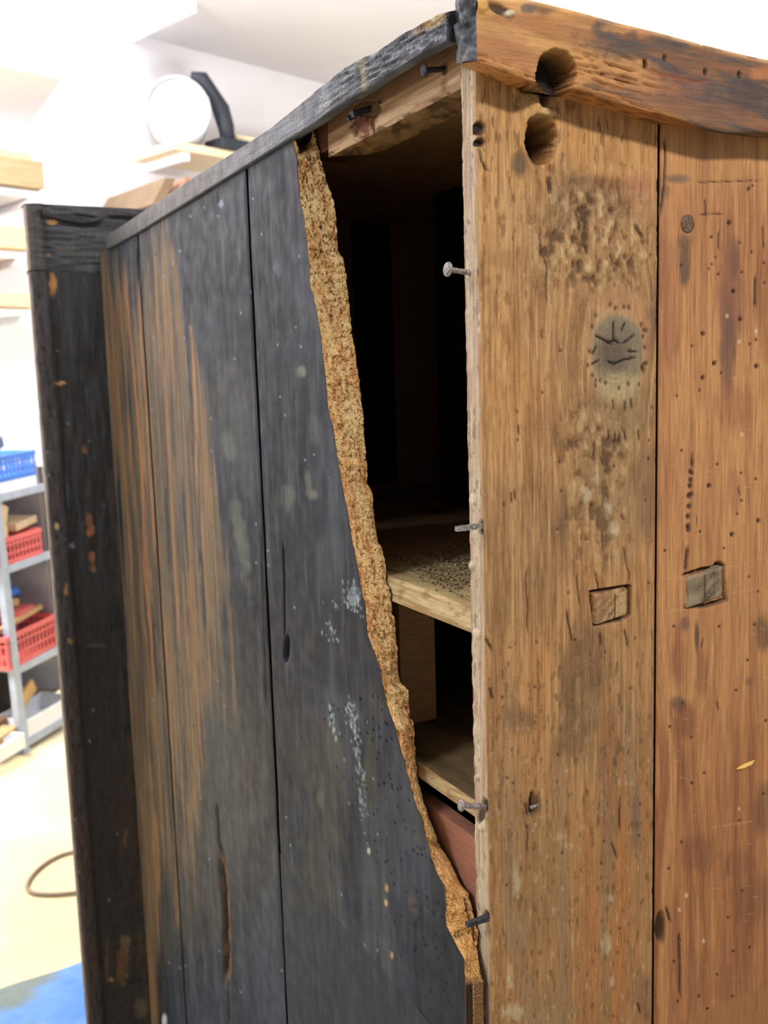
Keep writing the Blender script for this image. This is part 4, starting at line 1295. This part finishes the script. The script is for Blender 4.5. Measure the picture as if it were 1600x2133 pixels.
hh = zr[2]
x0, z0_ = rk(22, 1078); offcut('tilted pale square board end sticking out of the upper red crate', x0 - .01, .14, z0_ + .0, .16, .03, .15, -.15, .5, 0, M_offc)
x0, z0_ = rk(75, 1088); offcut('flat pale board lying across the upper red crate', x0, .2, z0_ - .005, .17, .22, .03, 0, -.05, .15, M_offc)
x0, z0_ = rk(18, 1095); offcut('pale board end low in the left of the upper red crate', x0 - .03, .16, z0_ - .03, .13, .2, .05, 0, 0, .1, M_offc)
x0, z0_ = rk(60, 1298); offcut('grey-brown stick laid across the rim of the lower red crate', x0, .1, z0_ + .008, .36, .03, .02, 0, -.05, .1, M_offc2, name='wood_stick')
x0, z0_ = rk(40, 1272); offcut('tan board lying behind the stick on the lower red crate', x0, .26, z0_ + .0, .30, .06, .03, 0, .06, -.1, M_offc2, name='wood_board')
x0, z0_ = rk(60, 1284); offcut('flat red plastic lid resting in the lower red crate', x0 + .07, .2, z0_ + .0, .14, .16, .02, 0, .02, .2, M_red, name='lid', cat='lid')
# blue clamp lying on the crate
t = placed('clamp', 'blue hand clamp lying on the lower red crate', 'tool', rk(82, 1275)[0], .3, rk(82, 1275)[1] + .03)
m = MB(); m.tube([(-.09, 0, 0), (.05, 0, .01)], [.009, .009], 8); m.build('bar', M_blue, t, local=True)
m = MB(); m.tube([(.0, 0, .0), (.03, 0, .03), (.07, 0, .035), (.10, 0, .01)], [.012, .022, .024, .012], 10); m.build('handle', M_blue, t, local=True, smooth=True)
# blue crate on a white tray at the top of the rack
x0, z0_ = rk(40, 1035)
t = placed('tray', 'shallow white plastic tray under the blue crate', 'tray', .10, .18, zr[3] + .0005)
zt_ = rk(30, 1000)[1] - zr[3]
m = MB(); m.box(-.17, -.1, 0, .15, .1, .004)
for s_ in (-1, 1): m.box(-.17, s_ * .098 - .002, .004, .15, s_ * .098 + .002, zt_); m.box(-.17 if s_ < 0 else .146, -.096, .004, -.166 if s_ < 0 else .15, .096, zt_)
m.build('tray_body', M_white, t, local=True)
crate('blue plastic crate on the white tray at the top of the rack', .09, .18, zr[3] + zt_ + .001, .34, .34, rk(60, 940)[1] - zr[3] - zt_, M_blue, 0)
x0, z0_ = rk(35, 935); offcut('dark grey wedge sticking up from the blue crate', x0, .18, z0_ + .01, .10, .02, .05, .2, -.35, 0, plain('grey_wedge', (112, 116, 126), .7), name='wedge', cat='tool')
# bottom shelf: white box, offcuts
x0, z0_ = rk(105, 1500)
t = placed('box', 'white plastic box on the bottom rack shelf', 'box', x0 + .02, .12, zr[0] + .0005)
hb = rk(100, 1478)[1] - zr[0]; wb = .15
m = MB(); m.box(-wb, -.06, 0, wb, .10, .004)
m.box(-wb, -.06, .004, wb, -.056, hb); m.box(-wb, .096, .004, wb, .10, hb); m.box(-wb, -.056, .004, -wb + .004, .096, hb); m.box(wb - .004, -.056, .004, wb, .096, hb)
m.build('box_body', M_white, t, local=True)
m = MB(); m.box(-wb - .004, -.064, hb * .75, wb + .004, -.0605, hb); m.build('rim', M_white, t, local=True)
x0, z0_ = rk(88, 1458); offcut('honey coloured board leaning in the white box', x0 + .01, .17, z0_ + .0, .16, .03, .06, 0, -.42, .1, plain('honey_wood', (206, 168, 108), .7), name='wood_board')
x0, z0_ = rk(45, 1480); offcut('dark brown offcut beside the white box', x0, .22, zr[0] + .05, .12, .1, .07, 0, .2, .3, plain('brown_offcut', (122, 92, 64), .7))
x0, z0_ = rk(35, 1500); offcut('pale beige board lying left of the white box', x0 - .05, .12, zr[0] + .0365, .14, .2, .07, 0, 0, .1, M_offc2)
x0, z0_ = rk(18, 1525)
t = placed('tray', 'white picture-frame tray at the left of the bottom rack shelf', 'tray', x0 - .06, -.02, zr[0] + .0005)
m = MB()
for a in ((-.1, -.03, 0, .1, -.02, .06), (-.1, .02, 0, .1, .03, .06), (-.1, -.02, 0, -.09, .02, .06), (.09, -.02, 0, .1, .02, .06)): m.box(*a)
m.build('tray_frame', M_white, t, local=True)

# ---------------- cable loop and floor mat
cl = [(185, 1762), (160, 1772), (130, 1780), (100, 1795), (75, 1815), (60, 1835), (57, 1850), (70, 1860), (100, 1863), (140, 1861), (185, 1855), (230, 1845), (300, 1850)]
pts = []
cp = [hit(a, b, 2, BASE + .008) for a, b in cl]
cp = [cp[0] + (cp[0] - cp[1]) * 6] + cp
for i in range(len(cp) - 1):
    a0 = cp[max(i - 1, 0)]; a1 = cp[i]; a2 = cp[i + 1]; a3 = cp[min(i + 2, len(cp) - 1)]
    for k in range(6):
        t_ = k / 6
        pts.append(.5 * ((2 * a1) + (-a0 + a2) * t_ + (2 * a0 - 5 * a1 + 4 * a2 - a3) * t_ ** 2 + (-a0 + 3 * a1 - 3 * a2 + a3) * t_ ** 3))
m = MB(); m.tube(pts, .0058, 8)
tag(m.build('cable', plain('grey_brown_cable', (132, 114, 98), .6), None, True), 'thin grey cable lying in a loop on the pale floor', 'cable')
mp_ = [hit(0, 2068, 2, BASE), hit(70, 2040, 2, BASE), hit(130, 2013, 2, BASE), hit(205, 1988, 2, BASE)]
dirx = (mp_[3] - mp_[0]); dirx /= np.linalg.norm(dirx); per = np.array([dirx[1], -dirx[0], 0])
nu, nv = 60, 40
rows = []
o0 = mp_[0] - dirx * .8
for j in range(nv):
    r = []
    for i in range(nu):
        u_ = i / (nu - 1) * 2.0; v_ = j / (nv - 1) * .90
        q_ = o0 + dirx * u_ + per * (v_ + .012 * math.sin(u_ * 14) * (1 if j == 0 else 0))
        hgt = .004 + .012 * float(fbm(np.array([u_ * 5]), np.array([v_ * 5]), 231)[0]) * (0 if j == 0 else 1)
        r.append((q_[0], q_[1], BASE + hgt))
    rows.append(r)
P = np.array(rows)
cv = Canvas(P, (104, 142, 192)); n = fbm(P[..., 0] * 7, P[..., 1] * 7, 233, 4)
cv.mix((122, 128, 110), ss(.52, .62, n) * .85); cv.mix((84, 128, 196), ss(.42, .3, n) * .8)
p = Patches(); p.grid(P, cv.c)
B = P.copy(); B[..., 2] = BASE + .0005
p.strip(P[0], B[0], S(110, 150, 200), flip=True); p.strip(P[-1], B[-1], S(110, 150, 200)); p.strip(P[:, 0], B[:, 0], S(110, 150, 200)); p.strip(P[:, -1], B[:, -1], S(110, 150, 200), flip=True)
tag(p.build('drop_cloth', surf('cloth_blue', (30, 30, 30), .1, .9, .05, .1, .2), None), 'blue stained dust sheet spread on the floor at the lower left', 'cloth')

# ---------------- lumber shelves on the far wall, at left
WB = 4.55


def wp(px, py, b=WB):
    q = hitn(px, py, CAM + E2 * b, E2); return (q - CAM) @ E1, q[2]


M_lum = [plain('aged_board', (150, 128, 96), .75, scale=10, stretch=(1, 1, 6), var=.12), plain('tan_lumber', (196, 164, 124), .7, scale=10, stretch=(1, 1, 6), var=.1),
         plain('brown_lumber', (134, 96, 70), .7, scale=10, var=.12), plain('cream_lumber', (226, 208, 170), .7, scale=10, var=.05), plain('rosy_lumber', (190, 146, 124), .7, scale=10, var=.08)]


def rbox(name, a0, a1, b0, b1, z0, z1, mat, label, cat, group=None, kind=None, tilt=0, parent=None):
    V = [Vector(roomp(a, b, z)) for z in (z0, z1) for a, b in ((a0, b0), (a1, b0), (a1, b1), (a0, b1))]
    V = [(v.x, v.y, v.z) for v in V]
    o = mesh_obj(name, V, BOXF, mat, parent)
    bv = o.modifiers.new('bevel', 'BEVEL'); bv.width = .004; bv.segments = 1
    return tag(o, label, cat, group, kind)


def wall_shelf(py_top, pxr, label):
    a1, z1 = wp(pxr, py_top)
    t = thing('wall_shelf', label, 'shelf', roomp(a1 - .6, 5.0, z1), 0)
    o = rbox('shelf_board', a1 - 1.6, a1, WB, 4.999, z1 - .035, z1, M_white, None, None, parent=t)
    for a_ in (a1 - .04, a1 - .9):
        rbox('bracket', a_ - .015, a_ + .015, WB + .02, 4.999, z1 - .07, z1 - .0355, M_white, None, None, parent=t)
    return a1, z1


for py_, pr, nm in ((398, 84, 'upper'), (524, 58, 'middle'), (643, 68, 'lower')):
    a1, z1 = wall_shelf(py_, pr, '%s white wall shelf carrying lumber at far left' % nm)
    if nm == 'upper':
        rbox('board', a1 - 1.2, a1, WB - .05, WB + .35, z1 + .001, wp(80, 340)[1], M_lum[0], 'thick grey-brown board stacked on the upper wall shelf', 'board')
        zt2 = wp(80, 340)[1]
        rbox('board', a1 - 1.3, wp(62, 330)[0], WB - .02, WB + .25, zt2 + .001, zt2 + .035, M_lum[1], 'tan board on top of the thick board, upper wall shelf', 'board')
        rbox('board', a1 - 1.3, wp(20, 320)[0], WB + .0, WB + .22, zt2 + .036, zt2 + .068, M_lum[3], 'cream board topmost on the upper wall shelf', 'board')
    elif nm == 'middle':
        zt2 = wp(40, 476)[1]
        rbox('board', a1 - 1.2, a1 - .01, WB - .05, WB + .35, z1 + .001, zt2, M_lum[1], 'thick tan board on the middle wall shelf', 'board')
        rbox('board', a1 - 1.2, a1 - .01, WB + .1, WB + .36, zt2 + .001, zt2 + .022, M_lum[2], 'thin brown board on the middle wall shelf', 'board')
    else:
        zt2 = wp(40, 612)[1]
        rbox('board', a1 - 1.2, a1 - .01, WB - .05, WB + .35, z1 + .001, zt2, M_lum[1], 'tan board on the lower wall shelf', 'board')
        rbox('board', a1 - 1.2, a1 - .01, WB + .1, WB + .36, zt2 + .001, zt2 + .012, M_lum[2], 'thin dark board on the lower wall shelf', 'board')

# ---------------- shelf with boards and the round drum, above the cabinet
WC = 4.5
a0, z0 = wp(240, 434, WC); a1, _ = wp(640, 438, WC)
t = thing('wall_shelf', 'long white wall shelf under the reddish boards and the drum', 'shelf', roomp((a0 + a1) / 2, 5, z0))
rbox('shelf_board', a0 - .05, a1 + .6, WC, 4.999, z0 - .04, z0, M_white, None, None, parent=t)
for a_ in (a0 + .1, a1): rbox('bracket', a_ - .02, a_ + .02, WC + .02, 4.999, z0 - .09, z0 - .0405, M_white, None, None, parent=t)


def lum(px0, px1, th, h, lean, mat, label):
    """plank standing on edge on the shelf, leaning to the right"""
    aa, _ = wp(px0, 430, WC); ab, _ = wp(px1, 430, WC)
    zb = z0 + .001; V = []
    for z, o_ in ((zb, 0), (zb + h, lean)):
        V += [Vector(roomp(a + o_ + q_, b, z)) for a, b, q_ in ((aa, WC - .2, 0), (ab, WC - .2, 0), (ab, 4.95, .06), (aa, 4.95, .06))]
    o = mesh_obj('board', [tuple(v) for v in V], BOXF, mat)
    bv = o.modifiers.new('bevel', 'BEVEL'); bv.width = .003; bv.segments = 1
    tag(o, label, 'board')


M_rose = plain('rosy_lumber_dark', (150, 104, 84), .7, scale=10, var=.1)
M_gb = plain('grey_brown_lumber', (112, 92, 70), .75, scale=10, var=.1)
lum(270, 292, .045, .14, .09, M_gb, 'grey-brown plank on edge, leftmost above the front cornice')
lum(306, 332, .05, .155, .11, M_rose, 'rosy plank on edge, second above the front cornice')
lum(344, 362, .04, .12, .10, M_white, 'narrow white plank leaning between two rosy planks')
lum(374, 425, .055, .165, .12, M_rose, 'wide rosy-brown plank nearest to the side moulding')
# upper shelf with drum
WU = 4.6
ua, uz = wp(360, 292, WU); ub, _ = wp(620, 292, WU)
t = thing('wall_shelf', 'high wooden shelf carrying the round white drum', 'shelf', roomp((ua + ub) / 2, 5, uz))
rbox('shelf_board', ua, ub + .6, WU, 4.999, uz - .045, uz, M_lum[3], None, None, parent=t)
for a_ in (ua + .1, ub): rbox('bracket', a_ - .02, a_ + .02, WU + .02, 4.999, uz - .09, uz - .0455, M_white, None, None, parent=t)
ca, cz = wp(425, 216, WU - .1)
zlow = uz + .001; R_ = .175
t = thing('drum', 'large round white drum lying on its side on the high shelf', 'drum', roomp(ca, WU + .1, zlow + R_))
ctr = Vector(roomp(ca, WU + .14, zlow + R_)); fwd = (Vector(CAM) - ctr); fwd.z = 0; fwd.normalize(); sc = Vector((0, 0, 1)).cross(fwd)
m = MB(); m.tube([ctr - fwd * .18, ctr - fwd * .02, ctr + fwd * .13, ctr + fwd * .13], [R_ * .93, R_ * .95, R_ * .95, R_ * .5], 40); m.build('drum_body', M_white, t, True)
m = MB()
ring = [ctr + fwd * .135 + (sc * math.cos(k / 40 * 6.2832) + Vector((0, 0, 1)) * math.sin(k / 40 * 6.2832)) * R_ * .955 for k in range(41)]
m.tube(ring, .0085, 8, cap=False); m.build('rim', plain('grey_white_rim', (196, 200, 200), .5), t, True)
ZZ = 0
M_blk = plain('black_rubber', (38, 42, 52), .6, var=.1)
m = MB(); c0 = ctr - fwd * .0
m.tube([c0 + sc * .08 + Vector((0, 0, .215)), c0 + sc * .14 + Vector((0, 0, .20)), c0 + sc * .20 + Vector((0, 0, .12)), c0 + sc * .235 + Vector((0, 0, .04)), c0 + sc * .26 + Vector((0, 0, -.06)), c0 + sc * .265 + Vector((0, 0, -.12))], [.022, .042, .034, .05, .046, .04], 12)
o = m.build('duct', M_blk, None, True); tag(o, 'black bent hose curving round the right side of the white drum', 'hose')
rbox('case', ca + .15, ca + .42, WU - .05, WU + .12, uz + .001, uz + .055, M_blk, 'flat black case at the foot of the drum on the high shelf', 'case')
rbox('board', ca + .30, ca + .75, WU + .01, WU + .12, uz + .056, uz + .10, M_lum[3], 'pale pinkish board lying over the black case', 'board')

print('scene built', len(bpy.data.objects), sum(len(o.data.polygons) for o in bpy.data.objects if o.type == 'MESH'))
